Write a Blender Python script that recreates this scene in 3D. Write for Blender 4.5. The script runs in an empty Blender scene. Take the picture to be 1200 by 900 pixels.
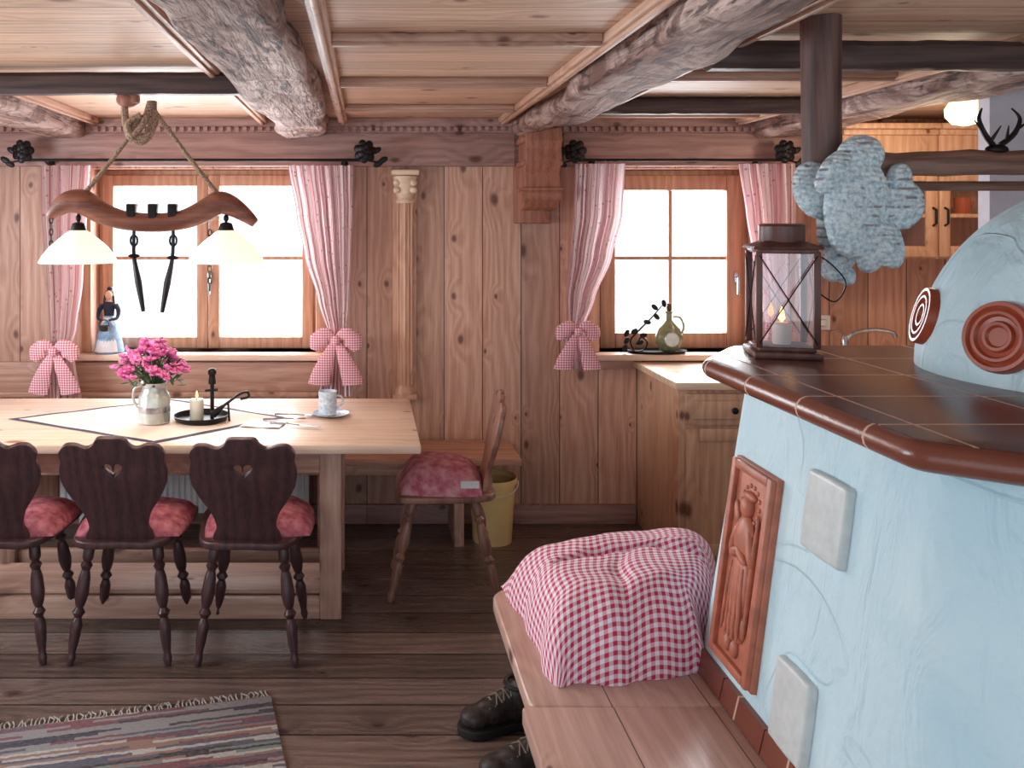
import bpy,bmesh,math,random
from mathutils import Vector,Matrix,noise
random.seed(7)
F=1000.;H=1.63
def PX(x,D): return (x-430)*D/F
def PZ(y,D): return H-(y-262)*D/F
def P(x,y,D): return Vector((PX(x,D),D,PZ(y,D)))
SC=bpy.context.scene
COL=SC.collection
def lin(c):
    r=[]
    for v in c[:3]:
        v=v/255.
        r.append(v/12.92 if v<=.04045 else ((v+.055)/1.055)**2.4)
    return tuple(r)+(1.,)
# ------------------------------------------------------------ materials
class G:
    def __init__(s,name):
        s.m=bpy.data.materials.new(name); s.m.use_nodes=True
        s.t=s.m.node_tree; s.b=s.t.nodes['Principled BSDF']; s.o=s.t.nodes['Material Output']
    def n(s,typ,**k):
        nd=s.t.nodes.new(typ)
        for a,b in k.items(): setattr(nd,a,b)
        return nd
    def put(s,sock,v):
        if isinstance(v,bpy.types.NodeSocket): s.t.links.new(v,sock)
        elif v is not None: sock.default_value=v
    def M(s,op,a,b=None,c=None,clamp=False):
        nd=s.n('ShaderNodeMath',operation=op,use_clamp=clamp)
        s.put(nd.inputs[0],a)
        if b is not None: s.put(nd.inputs[1],b)
        if c is not None: s.put(nd.inputs[2],c)
        return nd.outputs[0]
    def mix(s,f,a,b,bt='MIX'):
        nd=s.n('ShaderNodeMix',data_type='RGBA',blend_type=bt)
        s.put(nd.inputs[0],f); s.put(nd.inputs[6],a); s.put(nd.inputs[7],b)
        return nd.outputs[2]
    def xyz(s,kind='Object'):
        tc=s.n('ShaderNodeTexCoord'); sp=s.n('ShaderNodeSeparateXYZ')
        s.t.links.new(tc.outputs[kind],sp.inputs[0]); return sp.outputs,tc.outputs[kind]
    def comb(s,a,b,c):
        nd=s.n('ShaderNodeCombineXYZ'); s.put(nd.inputs[0],a);s.put(nd.inputs[1],b);s.put(nd.inputs[2],c); return nd.outputs[0]
    def noise(s,vec,scale,detail=3,rough=.5,dist=0):
        nd=s.n('ShaderNodeTexNoise'); s.put(nd.inputs['Vector'],vec)
        nd.inputs['Scale'].default_value=scale; nd.inputs['Detail'].default_value=detail
        nd.inputs['Roughness'].default_value=rough; nd.inputs['Distortion'].default_value=dist
        return nd.outputs[0]
    def rng(s,v,a,b,c=0.,d=1.):
        nd=s.n('ShaderNodeMapRange',clamp=True); s.put(nd.inputs[0],v)
        for i,q in enumerate((a,b,c,d)): nd.inputs[i+1].default_value=q
        return nd.outputs[0]
    def bump(s,h,strength=.3,dist=.01):
        nd=s.n('ShaderNodeBump'); nd.inputs['Strength'].default_value=strength; nd.inputs['Distance'].default_value=dist
        s.put(nd.inputs['Height'],h); s.t.links.new(nd.outputs[0],s.b.inputs['Normal'])
    def col(s,c): s.put(s.b.inputs['Base Color'],c)
    def rough(s,r): s.put(s.b.inputs['Roughness'],r)

def wood(name,c1,c2,along='Z',across='X',pw=.16,rough=.45,knots=.5,tint=.25,gs=1.,gap=.02,kscale=5.5,knotc=(92,48,36)):
    g=G(name); o,v=g.xyz(); ax={'X':0,'Y':1,'Z':2}
    al=o[ax[along]]; ac=o[ax[across]]; th=o[3-ax[along]-ax[across]]
    if pw:
        q=g.M('DIVIDE',ac,pw); idx=g.M('FLOOR',q); fr=g.M('FRACT',q)
        wn=g.n('ShaderNodeTexWhiteNoise',noise_dimensions='1D'); g.put(wn.inputs['W'],idx); w=wn.outputs[0]
    else: w=g.M('MULTIPLY',0.5,1.); fr=None
    alo=g.M('ADD',al,g.M('MULTIPLY',w,7.3))
    wob=g.M('MULTIPLY',g.noise(v,14,1),.02)
    vk=g.comb(g.M('ADD',g.M('ADD',ac,wob),th),g.M('MULTIPLY',alo,.6),0.)
    vo=g.n('ShaderNodeTexVoronoi',voronoi_dimensions='2D'); g.put(vo.inputs['Vector'],vk); vo.inputs['Scale'].default_value=kscale
    d=vo.outputs['Distance']; sp=g.n('ShaderNodeSeparateColor'); g.t.links.new(vo.outputs['Color'],sp.inputs[0])
    gate=g.M('LESS_THAN',sp.outputs[0],knots); size=g.M('MULTIPLY_ADD',sp.outputs[1],1.4,.5)
    d=g.M('DIVIDE',d,size)
    kr=g.M('MULTIPLY',g.rng(d,.035,.085,1,0),gate)
    halo=g.M('MULTIPLY',g.rng(d,.05,.33,1,0),gate)
    low=g.noise(g.comb(g.M('MULTIPLY',ac,4.),g.M('MULTIPLY',alo,.8),g.M('MULTIPLY',th,4)),1.3,2)
    ph=g.M('ADD',g.M('ADD',g.M('MULTIPLY',ac,130*gs),g.M('MULTIPLY',low,26.)),g.M('MULTIPLY',halo,9.))
    wave=g.M('MULTIPLY_ADD',g.M('SINE',ph),.5,.5)
    fine=g.noise(g.comb(g.M('MULTIPLY',ac,1.),g.M('MULTIPLY',alo,.05),th),110*gs,3)
    f=g.M('ADD',g.M('MULTIPLY',wave,.45),g.M('MULTIPLY',g.rng(fine,.3,.7),.55),clamp=True)
    c=g.mix(f,lin(c1),lin(c2))
    big=g.noise(v,1.7,3); c=g.mix(g.rng(big,.35,.75,0,.3),c,lin(c2))
    c=g.mix(g.M('MULTIPLY',halo,.3),c,lin(c2))
    c=g.mix(g.M('MULTIPLY',kr,.85),c,lin(knotc))
    hs=g.n('ShaderNodeHueSaturation'); g.put(hs.inputs['Color'],c)
    g.put(hs.inputs['Value'],g.rng(w,0,1,1-tint,1+tint*.6)); c=hs.outputs[0]
    h=g.M('MULTIPLY',f,-.15)
    if fr is not None and gap>0:
        gp=g.M('LESS_THAN',g.M('ABSOLUTE',g.M('SUBTRACT',fr,.5)),.5-gap)
        c=g.mix(gp,lin([x*.4 for x in c2]),c); h=g.M('ADD',h,gp)
    g.col(c); g.rough(g.M('MULTIPLY_ADD',f,.12,rough)); g.bump(h,.35,.006)
    return g.m
def plain(name,c,rough=.5,metal=0,var=.12,scale=30,bump=.1,c2=None,bd=.003,**k):
    g=G(name); o,v=g.xyz(); n=g.noise(v,scale,4)
    cc=lin(c2) if c2 else tuple(x*(1-var*2.5) for x in lin(c)[:3])+(1,)
    g.col(g.mix(g.rng(n,.35,.68),lin(c),cc)); g.rough(rough); g.b.inputs['Metallic'].default_value=metal
    if bump: g.bump(n,bump,bd)
    for a,b in k.items(): g.b.inputs[a.replace('_',' ')].default_value=b
    return g.m
def gingham(name,kind='Object',ax=(0,2),per=.02,red=(190,40,80),white=(240,225,235),transl=0):
    g=G(name)
    o,v=g.xyz(kind)
    def sq(s_): return g.M('LESS_THAN',g.M('FRACT',g.M('DIVIDE',s_,per)),.5)
    a=sq(o[ax[0]]);b=sq(o[ax[1]])
    f=g.M('MULTIPLY',g.M('ADD',a,b),.5)
    g.col(g.mix(f,lin(white),lin(red))); g.rough(.85)
    return g.m
M={}
WC=((218,175,153),(176,128,108))
M['wall']=wood('pine_wall_boards',*WC,'Z','X',.21,.42,.66,.2,gap=.012)
M['wallY']=wood('pine_side_boards',*WC,'Z','Y',.21,.42,.55,.2)
M['floor']=wood('old_floor_boards',(136,114,106),(84,68,64),'X','Y',.17,.24,.45,.35,gap=.022,knotc=(60,40,36))
M['ceil']=wood('ceiling_boards',(230,196,168),(198,154,128),'X','Y',.15,.5,.45,.12,gap=.012,knotc=(130,80,60))
M['trimX']=wood('pine_trim_along',(212,172,152),(170,126,108),'X','Z',0,.45,.4,.1)
M['trimY']=wood('pine_trim_deep',(222,182,156),(180,134,112),'Y','X',0,.45,.4,.1)
M['frieze']=wood('pine_frieze',(190,150,140),(148,110,104),'X','Z',0,.5,.3,.1)
M['trimZ']=wood('pine_upright',(226,184,158),(190,142,118),'Z','X',0,.45,.4,.1)
M['win']=wood('window_wood',(214,164,134),(176,124,98),'Z','X',0,.4,.2,.1)
M['table']=wood('table_pine',(246,220,200),(228,192,168),'X','Y',.18,.28,.4,.1,gap=.006,knotc=(150,95,70))
M['tleg']=wood('table_leg_pine',(212,174,154),(172,130,114),'Z','X',0,.45,.3,.1)
M['trail']=wood('table_rail_pine',(212,174,154),(172,130,114),'X','Z',0,.45,.3,.1)
M['bench']=wood('stove_bench_pine',(216,180,166),(186,146,132),'Y','X',.24,.28,.45,.08,gap=.006)
M['bench2']=wood('wall_bench_pine',(216,174,150),(180,132,110),'X','Y',.2,.4,.4,.08,gap=.01)
M['cab']=wood('cabinet_pine',(220,178,148),(188,140,112),'Z','X',0,.4,.4,.1)
M['cabtop']=wood('cabinet_top_pine',(244,222,200),(224,188,156),'X','Y',.2,.3,.3,.05,gap=.005)
M['chair']=wood('dark_chair_wood',(88,56,56),(52,32,38),'Z','X',0,.33,0,.1)
M['chair2']=wood('brown_chair_wood',(166,122,104),(112,74,66),'Z','X',0,.33,0,.1)
M['dark']=wood('dark_beam_wood',(104,80,76),(58,43,44),'X','Z',0,.5,.1,.1)
M['post']=wood('dark_post_wood',(122,88,80),(64,43,42),'Z','X',0,.45,.3,.1)
M['lanternwood']=wood('brown_lantern_frame',(120,74,64),(76,44,42),'Z','X',0,.35,0,.1)
M['yoke']=wood('yoke_wood',(166,102,78),(106,58,48),'X','Z',0,.4,.1,.1)
M['corbel']=wood('corbel_wood',(186,126,102),(138,84,68),'Z','X',0,.5,.2,.1)
M['rail']=wood('rail_log',(164,124,108),(94,64,58),'X','Z',0,.5,.2,.1)
def beammat():
    g=G('hewn_beam_wood'); o,v=g.xyz()
    st=g.comb(o[0],g.M('MULTIPLY',o[1],.14),o[2])
    n1=g.noise(st,9,5,.65,.6); n2=g.noise(st,34,4,.6,.5); n3=g.noise(v,5,5,.7,1.)
    c=g.mix(g.rng(n1,.35,.62),lin((216,190,180)),lin((140,102,90)))
    c=g.mix(g.rng(n3,.46,.58,0,.85),c,lin((112,74,64)))
    c=g.mix(g.rng(n2,.55,.63,0,.85),c,lin((60,38,36)))
    g.col(c); g.rough(.75); g.bump(g.M('ADD',n1,g.M('MULTIPLY',n2,.6)),.8,.035); return g.m
M['beam']=beammat()
def plaster(name,a,b):
    g=G(name); o,v=g.xyz(); n=g.noise(v,4,3,.5,.4); n2=g.noise(v,22,4,.55)
    rg=g.M('ABSOLUTE',g.M('SUBTRACT',g.noise(v,2.6,1,.4,1.2),.5)); n3=g.noise(g.comb(g.M('MULTIPLY',o[0],1.),g.M('MULTIPLY',o[1],1.),g.M('MULTIPLY',o[2],.35)),11,3,.6,1.)
    h=g.M('ADD',g.M('ADD',g.M('ADD',n,g.M('MULTIPLY',n3,.45)),g.M('MULTIPLY',n2,.16)),g.M('MULTIPLY',g.rng(rg,0,.018,1,0),.08))
    g.col(g.mix(g.rng(n,.3,.7),lin(a),lin(b))); g.rough(.8); g.bump(h,.9,.04); return g.m
M['plaster']=plaster('white_stove_plaster',(190,218,230),(206,228,236))
def tiles(name,cx=.3,cy=.25,c1=(104,62,52),c2=(76,44,38)):
    g=G(name); o,v=g.xyz()
    def ln(s,p): 
        fr=g.M('FRACT',g.M('DIVIDE',g.M('ADD',s,.02),p)); return g.M('GREATER_THAN',g.M('ABSOLUTE',g.M('SUBTRACT',fr,.5)),.5-.0035/p)
    gr=g.M('MAXIMUM',ln(o[0],cx),ln(o[1],cy)); n=g.noise(v,3,4)
    g.col(g.mix(gr,g.mix(n,lin(c1),lin(c2)),lin((200,165,145)))); g.rough(g.M('MULTIPLY_ADD',gr,.5,.26))
    sp=g.noise(v,160,2); g.bump(g.M('SUBTRACT',g.M('MULTIPLY',sp,.4),gr),.4,.003)
    return g.m
M['tile']=tiles('brown_glazed_tile')
M['tileedge']=tiles('brown_edge_tile',5,.24,(134,76,60),(104,56,46))
M['terra']=plain('terracotta',(188,112,88),.45,var=.12,scale=25,bump=.15)
M['bowl']=plain('glazed_red_brown_ceramic',(172,76,50),.38,var=.15,scale=12,bump=.02)
M['ctile']=plain('cream_relief_tile',(206,212,212),.4,var=.05,scale=40,bump=.3)
M['iron']=plain('black_wrought_iron',(44,38,40),.45,.7,scale=60)
M['steel']=plain('brushed_steel',(190,190,195),.25,.9,scale=80,bump=.02)
M['enamel']=plain('pale_enamel',(205,210,205),.25,.3,scale=14,var=.15,bump=.02)
M['rope']=plain('hemp_rope',(190,156,130),.9,var=.3,scale=160,bump=.8,bd=.004)
M['cushion']=plain('red_floral_fabric',(130,52,70),.9,c2=(182,112,124),scale=30,bump=.1)
M['cushion2']=plain('pink_floral_fabric',(176,88,108),.9,c2=(216,160,170),scale=26,bump=.1)
M['candle']=plain('candle_wax',(245,240,225),.4,var=.02,scale=20)
M['yellow']=plain('cream_yellow_plastic',(240,210,146),.35,var=.04,scale=6,bump=0)
M['white']=plain('white_paint',(225,225,228),.35,var=.03,scale=8,bump=0)
M['whitewall']=plain('white_lime_plaster',(226,222,232),.85,var=.04,scale=12,bump=.3)
def knit():
    g=G('blue_grey_knitted_wool'); o,v=g.xyz()
    wv=g.M('SINE',g.M('MULTIPLY',g.M('ADD',o[2],g.M('MULTIPLY',g.noise(v,6,2),.08)),420.)); n=g.noise(v,90,4,.6); n2=g.noise(v,14,3,.5,1)
    c=g.mix(g.rng(n,.4,.66),lin((226,236,240)),lin((156,180,194)))
    bar=g.M('MULTIPLY',g.rng(g.M('SINE',g.M('MULTIPLY',o[2],260.)),.5,.75),g.rng(n2,.52,.57))
    c=g.mix(g.M('MULTIPLY',bar,.7),c,lin((116,98,88)))
    g.col(c); g.rough(.95); g.bump(g.M('ADD',g.M('MULTIPLY',wv,.3),n),.7,.006); return g.m
M['blueknit']=knit()
M['leather']=plain('dark_grey_brown_leather',(68,56,54),.5,var=.3,scale=60,bump=.3)
M['sole']=plain('black_rubber',(34,30,32),.7,scale=60)
M['lace']=plain('tan_lace',(130,116,104),.8,scale=200)
M['fringe']=plain('grey_rug_fringe',(176,170,164),.9,scale=200)
M['green']=plain('leaf_green',(80,108,68),.6,var=.3,scale=40)
M['pink']=plain('pink_blossom',(198,60,136),.6,c2=(228,146,196),scale=60)
M['skin']=plain('painted_skin',(225,170,145),.5,var=.03,scale=20,bump=0)
M['hair']=plain('dark_hair',(45,28,24),.6,scale=80)
M['dress']=plain('dark_dress_cloth',(36,38,58),.8,scale=60)
M['skirt']=plain('blue_skirt_cloth',(150,178,205),.8,c2=(110,140,175),scale=45)
M['apron']=plain('white_apron_cloth',(232,232,238),.8,var=.03,scale=60)
M['wicker']=plain('wicker',(120,80,50),.8,var=.4,scale=120,bump=.6)
M['orange']=plain('orange_ceramic',(222,110,40),.3,var=.05,scale=8)
M['cup']=plain('blue_white_ceramic',(170,190,215),.2,c2=(235,238,242),scale=70,bump=0)
M['bottle']=plain('green_brown_bottle',(104,118,92),.15,c2=(150,140,100),scale=30,bump=.1)
M['duvet']=gingham('red_gingham_duvet','UV',(0,1),.0225,(186,44,82),(240,226,238))
M['ging']=gingham('red_gingham_ribbon','Object',(0,2),.013,(196,66,92),(242,218,226))
def glassm(name='window_glass',tint=(1,1,1,1),gl=.06):
    g=G(name); tr=g.n('ShaderNodeBsdfTransparent'); tr.inputs[0].default_value=tint
    gs=g.n('ShaderNodeBsdfGlossy'); gs.inputs['Roughness'].default_value=.03
    o,v=g.xyz(); nz=g.noise(v,4,1); mx=g.n('ShaderNodeMixShader'); g.put(mx.inputs[0],g.rng(nz,0,1,gl*.6,gl*1.4))
    g.t.links.new(tr.outputs[0],mx.inputs[1]); g.t.links.new(gs.outputs[0],mx.inputs[2]); g.t.links.new(mx.outputs[0],g.o.inputs[0])
    return g.m
M['glass']=glassm(); M['lglass']=glassm('lantern_glass',(.97,.93,.95,1),.12)
def emis(name,c,s,base=None):
    g=G(name); o,v=g.xyz(); n=g.noise(v,8,2); g.col(base or lin(c)); g.put(g.b.inputs['Emission Color'],g.mix(n,lin(c),lin(c)))
    g.b.inputs['Emission Strength'].default_value=s; g.rough(.3); return g.m
M['shade']=emis('glowing_milk_glass',(255,244,222),.85)
M['globe']=emis('warm_glass_globe',(255,235,190),1.8)
M['flame']=emis('candle_flame',(255,190,90),6)
def curtainm():
    g=G('striped_curtain_cotton'); o,v=g.xyz('UV'); u=o[0]
    fr=g.M('FRACT',g.M('DIVIDE',u,.075))
    wide=g.M('LESS_THAN',fr,.38); thin=g.M('LESS_THAN',g.M('ABSOLUTE',g.M('SUBTRACT',fr,.70)),.035)
    fine=g.M('LESS_THAN',g.M('FRACT',g.M('DIVIDE',u,.012)),.5)
    c=g.mix(g.M('MULTIPLY',wide,g.M('MULTIPLY_ADD',fine,.3,.28)),lin((238,220,220)),lin((184,82,100)))
    c=g.mix(g.M('MULTIPLY',thin,.7),c,lin((160,70,85)))
    vo=g.n('ShaderNodeTexVoronoi'); g.put(vo.inputs['Vector'],v); vo.inputs['Scale'].default_value=26
    c=g.mix(g.rng(vo.outputs['Distance'],.12,.2,.55,0),c,lin((134,62,80)))
    df=g.n('ShaderNodeBsdfDiffuse'); tl=g.n('ShaderNodeBsdfTranslucent'); g.put(df.inputs[0],c); g.put(tl.inputs[0],c)
    mx=g.n('ShaderNodeMixShader'); mx.inputs[0].default_value=.35
    g.t.links.new(df.outputs[0],mx.inputs[1]); g.t.links.new(tl.outputs[0],mx.inputs[2]); g.t.links.new(mx.outputs[0],g.o.inputs[0]); return g.m
M['curtain']=curtainm()
def rugm():
    g=G('woven_rag_stripes'); o,v=g.xyz()
    y=g.M('ADD',o[1],g.M('MULTIPLY',g.noise(v,40,2),.014))
    seg=g.M('FLOOR',g.M('DIVIDE',g.M('ADD',o[0],g.M('MULTIPLY',g.M('FLOOR',g.M('DIVIDE',y,.012)),.37)),.22))
    wn=g.n('ShaderNodeTexWhiteNoise',noise_dimensions='2D'); g.put(wn.inputs['Vector'],g.comb(g.M('FLOOR',g.M('DIVIDE',y,.012)),seg,0.))
    wb=g.n('ShaderNodeTexWhiteNoise',noise_dimensions='1D'); g.put(wb.inputs['W'],g.M('FLOOR',g.M('DIVIDE',y,.036)))
    f=g.M('MULTIPLY_ADD',wn.outputs[0],.35,g.M('MULTIPLY',wb.outputs[0],.65))
    cr=g.n('ShaderNodeValToRGB'); g.put(cr.inputs[0],f); cr.color_ramp.interpolation='CONSTANT'
    pal=[(0,(60,56,72)),(.2,(140,138,142)),(.32,(120,70,80)),(.42,(84,84,102)),(.52,(144,112,102)),(.6,(180,178,176)),(.72,(56,48,54)),(.82,(116,134,130))]
    e=cr.color_ramp.elements; e[0].position=0;e[0].color=lin(pal[0][1]); e[1].position=pal[1][0]; e[1].color=lin(pal[1][1])
    for p,c in pal[2:]:
        q=e.new(p); q.color=lin(c)
    n=g.noise(g.comb(g.M('MULTIPLY',o[0],60),g.M('MULTIPLY',o[1],150),0),1,3)
    g.col(g.mix(g.rng(n,.4,.7,0,.5),cr.outputs[0],lin((124,118,122)))); g.rough(.95); g.bump(n,.8,.006); return g.m
M['rug']=rugm()
def runnerm():
    g=G('white_cloth_blue_border'); o,v=g.xyz('UV')
    def e(s): return g.M('SUBTRACT',.5,g.M('ABSOLUTE',g.M('SUBTRACT',s,.5)))
    d=g.M('MINIMUM',e(o[0]),e(o[1])); f=g.M('LESS_THAN',d,.035); g.col(g.mix(f,lin((234,208,194)),lin((48,48,78)))); g.rough(.9); return g.m
M['runner']=runnerm()
# ------------------------------------------------------------ mesh helpers
ORG={}
def finish(bm,name,mat,org):
    if org.length>0: bmesh.ops.translate(bm,vec=-org,verts=bm.verts)
    bmesh.ops.recalc_face_normals(bm,faces=bm.faces)
    for f in bm.faces: f.smooth=True
    for e in bm.edges:
        if len(e.link_faces)==2 and e.calc_face_angle(0)>.62: e.smooth=False
    me=bpy.data.meshes.new(name); bm.to_mesh(me); bm.free(); me.materials.append(mat); return me
def meta(o,label,cat,group=None,kind=None):
    if label: o['label']=label
    if cat: o['category']=cat
    if group: o['group']=group
    if kind: o['kind']=kind
def thing(name,label,cat,loc,group=None,kind=None):
    e=bpy.data.objects.new(name,None); e.empty_display_size=.1; e.location=loc; COL.objects.link(e); ORG[e.name]=Vector(loc)
    meta(e,label,cat,group,kind); return e
def part(parent,name,bm,mat,label=None,kind=None):
    org=ORG[parent.name]; me=finish(bm,name,M[mat] if isinstance(mat,str) else mat,org)
    o=bpy.data.objects.new(name,me); COL.objects.link(o); o.parent=parent; ORG[o.name]=org; meta(o,label,None,None,kind); return o
def solo(name,label,cat,bm,mat,loc,group=None,kind=None):
    me=finish(bm,name,M[mat],Vector(loc)); o=bpy.data.objects.new(name,me); o.location=loc; COL.objects.link(o)
    ORG[o.name]=Vector(loc); meta(o,label,cat,group,kind); return o
def struct(name,label,cat,bm,mat): return solo(name,label,cat,bm,mat,(0,0,0),kind='structure')
def copytree(root,loc,rot=None,label=None):
    def cp(o,par):
        c=o.copy(); COL.objects.link(c)
        if par is not None: c.parent=par; c.matrix_parent_inverse=o.matrix_parent_inverse.copy()
        for ch in list(o.children): cp(ch,c)
        return c
    r=cp(root,None); r.location=loc
    if rot is not None: r.rotation_euler=(0,0,rot)
    if label: r['label']=label
    return r
def B(): return bmesh.new()
def box(bm,x0,x1,y0,y1,z0,z1,bev=0,mat=None):
    r=bmesh.ops.create_cube(bm,size=1); vs=r['verts']
    for v in vs: v.co=Vector(((x0+x1)/2+v.co.x*(x1-x0),(y0+y1)/2+v.co.y*(y1-y0),(z0+z1)/2+v.co.z*(z1-z0)))
    if bev:
        es=list({e for v in vs for e in v.link_edges})
        r=bmesh.ops.bevel(bm,geom=es,offset=bev,segments=2,affect='EDGES',profile=.5)
    return bm
def tube(bm,pts,radii,seg=10,flat=None,rfun=None):
    pts=[Vector(p) for p in pts]; n=len(pts)
    if not hasattr(radii,'__len__'): radii=[radii]*n
    rings=[]; up=None
    for i,p in enumerate(pts):
        t=(pts[min(i+1,n-1)]-pts[max(i-1,0)]).normalized()
        if up is None:
            a=Vector((0,0,1)) if abs(t.z)<.9 else Vector((0,1,0)); s=t.cross(a).normalized()
        else: s=(up-t*up.dot(t)).normalized()
        up=s; w=t.cross(s)
        ring=[]
        for k in range(seg):
            an=2*math.pi*k/seg; r=radii[i]*(rfun(i,an) if rfun else 1)
            co=(s*math.cos(an)+w*math.sin(an))*r
            if flat: co=Vector((co.x*flat[0],co.y*flat[1],co.z*flat[2]))
            ring.append(bm.verts.new(p+co))
        rings.append(ring)
    for i in range(n-1):
        for k in range(seg):
            bm.faces.new((rings[i][k],rings[i][(k+1)%seg],rings[i+1][(k+1)%seg],rings[i+1][k]))
    bm.faces.new(rings[0][::-1]); bm.faces.new(rings[-1]); return bm
def cat(pts,rad,sub=6):
    pts=[Vector(p) for p in pts]; n=len(pts); P_=[];R_=[]
    for i in range(n-1):
        p0=pts[max(i-1,0)];p1=pts[i];p2=pts[i+1];p3=pts[min(i+2,n-1)]
        for k in range(sub):
            t=k/sub
            P_.append(.5*((2*p1)+(-p0+p2)*t+(2*p0-5*p1+4*p2-p3)*t*t+(-p0+3*p1-3*p2+p3)*t**3)); R_.append(rad[i]*(1-t)+rad[i+1]*t)
    P_.append(pts[-1]); R_.append(rad[-1]); return P_,R_
def lathe(bm,prof,c,seg=24,mat=None,close=False):
    c=Vector(c); rings=[]
    for r,z in prof:
        ring=[]
        for k in range(seg):
            a=2*math.pi*k/seg; co=Vector((max(r,1e-4)*math.cos(a),max(r,1e-4)*math.sin(a),z))
            if mat is not None: co=mat@co
            ring.append(bm.verts.new(c+co))
        rings.append(ring)
    for i in range(len(rings)-1):
        for k in range(seg): bm.faces.new((rings[i][k],rings[i][(k+1)%seg],rings[i+1][(k+1)%seg],rings[i+1][k]))
    bm.faces.new(rings[0][::-1]); bm.faces.new(rings[-1]); return bm
def shell(bm,prof,th,c,seg=28,mat=None):
    inner=[(max(r-th,.0005),z+(th if i==0 else 0)) for i,(r,z) in enumerate(prof)][::-1]
    c=Vector(c); full=list(prof)+inner
    return lathe(bm,full,c,seg,mat)
def ell(bm,c,r,rot=None,u=16,v=10):
    if not hasattr(r,'__len__'): r=(r,r,r)
    m=Matrix.Translation(c)@((rot or Matrix()).to_4x4())@Matrix.Diagonal((*r,1))
    bmesh.ops.create_uvsphere(bm,u_segments=u,v_segments=v,radius=1,matrix=m); return bm
def prism(outlines,depth,mat,bev=0,into=None):
    cu=bpy.data.curves.new('tmp','CURVE'); cu.dimensions='2D'; cu.fill_mode='BOTH'; cu.extrude=max(depth/2-bev,0); cu.bevel_depth=bev; cu.bevel_resolution=2
    for ol in outlines:
        sp=cu.splines.new('POLY'); sp.points.add(len(ol)-1); sp.use_cyclic_u=True
        for i,p in enumerate(ol): sp.points[i].co=(p[0],p[1],0,1)
    ob=bpy.data.objects.new('tmp',cu); COL.objects.link(ob); bpy.context.view_layer.update()
    dg=bpy.context.evaluated_depsgraph_get(); me=bpy.data.meshes.new_from_object(ob.evaluated_get(dg)); me.transform(mat)
    bm=into or B(); bm.from_mesh(me); bmesh.ops.remove_doubles(bm,verts=bm.verts,dist=1e-5)
    bpy.data.objects.remove(ob); bpy.data.curves.remove(cu); bpy.data.meshes.remove(me); return bm
def voxel(bm,size,smooth=3):
    me=bpy.data.meshes.new('t'); bm.to_mesh(me); bm.free(); ob=bpy.data.objects.new('t',me); COL.objects.link(ob)
    m=ob.modifiers.new('r','REMESH'); m.mode='VOXEL'; m.voxel_size=size
    s=ob.modifiers.new('s','SMOOTH'); s.iterations=smooth; s.factor=.6
    bpy.context.view_layer.update(); dg=bpy.context.evaluated_depsgraph_get(); m2=bpy.data.meshes.new_from_object(ob.evaluated_get(dg))
    nb=B(); nb.from_mesh(m2); bpy.data.objects.remove(ob); bpy.data.meshes.remove(me); bpy.data.meshes.remove(m2); return nb
def smoothclosed(pts,sub=5):
    n=len(pts); out=[]
    for i in range(n):
        p0,p1,p2,p3=[Vector(pts[(i+k-1)%n]) for k in range(4)]
        for k in range(sub):
            t=k/sub; out.append(.5*((2*p1)+(-p0+p2)*t+(2*p0-5*p1+4*p2-p3)*t*t+(-p0+3*p1-3*p2+p3)*t**3))
    return out
XZ=Matrix(((1,0,0,0),(0,0,-1,0),(0,1,0,0),(0,0,0,1)))
# ------------------------------------------------------------ ROOM
WY=4.65; CZ=2.2; XL=-2.6; XR=3.6
def wallwith(bm,x0,x1,z0,z1,holes,y0,y1):
    xs=sorted({x0,x1,*[h[0] for h in holes],*[h[1] for h in holes]}); 
    for a,b in zip(xs,xs[1:]):
        hs=[h for h in holes if h[0]<=a+1e-6 and h[1]>=b-1e-6]
        if not hs: box(bm,a,b,y0,y1,z0,z1)
        else:
            box(bm,a,b,y0,y1,z0,hs[0][2]); box(bm,a,b,y0,y1,hs[0][3],z1)
W1=(-1.50,-.275,.93,1.93); W2=(1.26,2.13,.93,1.93)
bm=B(); wallwith(bm,XL-.2,XR+.2,-.05,2.35,[W1,W2],WY,WY+.25); struct('wall_back','vertical pine board wall with knots and two windows','wall',bm,'wall')
bm=B(); box(bm,XL-.2,XR+.2,-1.0,WY,-.1,0); struct('floor','old brown wooden plank floor','floor',bm,'floor')
bm=B(); box(bm,XL-.2,XR+.2,-1.0,WY,CZ,CZ+.12); struct('ceiling','light pine board coffered ceiling','ceiling',bm,'ceil')
bm=B()
box(bm,XL-.2,XL,-1,2.0,0,CZ); box(bm,XL-.2,XL,3.7,WY,0,CZ); box(bm,XL-.2,XL,2.0,3.7,0,.95); box(bm,XL-.2,XL,2.0,3.7,1.93,CZ)
struct('wall_left','pine board side wall with window opening','wall',bm,'wallY')
bm=B(); box(bm,XR,XR+.2,-1,WY,0,CZ); struct('wall_right','pine board kitchen side wall','wall',bm,'wallY')
bm=B(); box(bm,2.335,XR,3.2,3.26,0,CZ); struct('wall_chimney','white plastered chimney wall behind the stove','wall',bm,'whitewall')
bm=B(); box(bm,-.0+.0,1.46,WY-.025,WY,0,.105,.006); box(bm,XL,0,WY-.025,WY,0,.105,.006); struct('baseboard_back','pinkish pine baseboard','baseboard',bm,'frieze')
bm=B(); box(bm,XL,.80,WY-.045,WY,1.94,2.12,.006); box(bm,1.06,2.40,WY-.045,WY,1.94,2.12,.006); box(bm,.8,1.06,WY-.03,WY,1.94,2.12); struct('trim_1','horizontal pine frieze beam above the windows','trim',bm,'frieze')
bm=B(); box(bm,XL,2.40,WY-.07,WY,2.15,CZ,.008)
x=XL
while x<2.38:
    box(bm,x,x+.022,WY-.075,WY-.045,2.125,2.15); x+=.042
box(bm,XL,2.40,WY-.055,WY,2.12,2.15)
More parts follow.
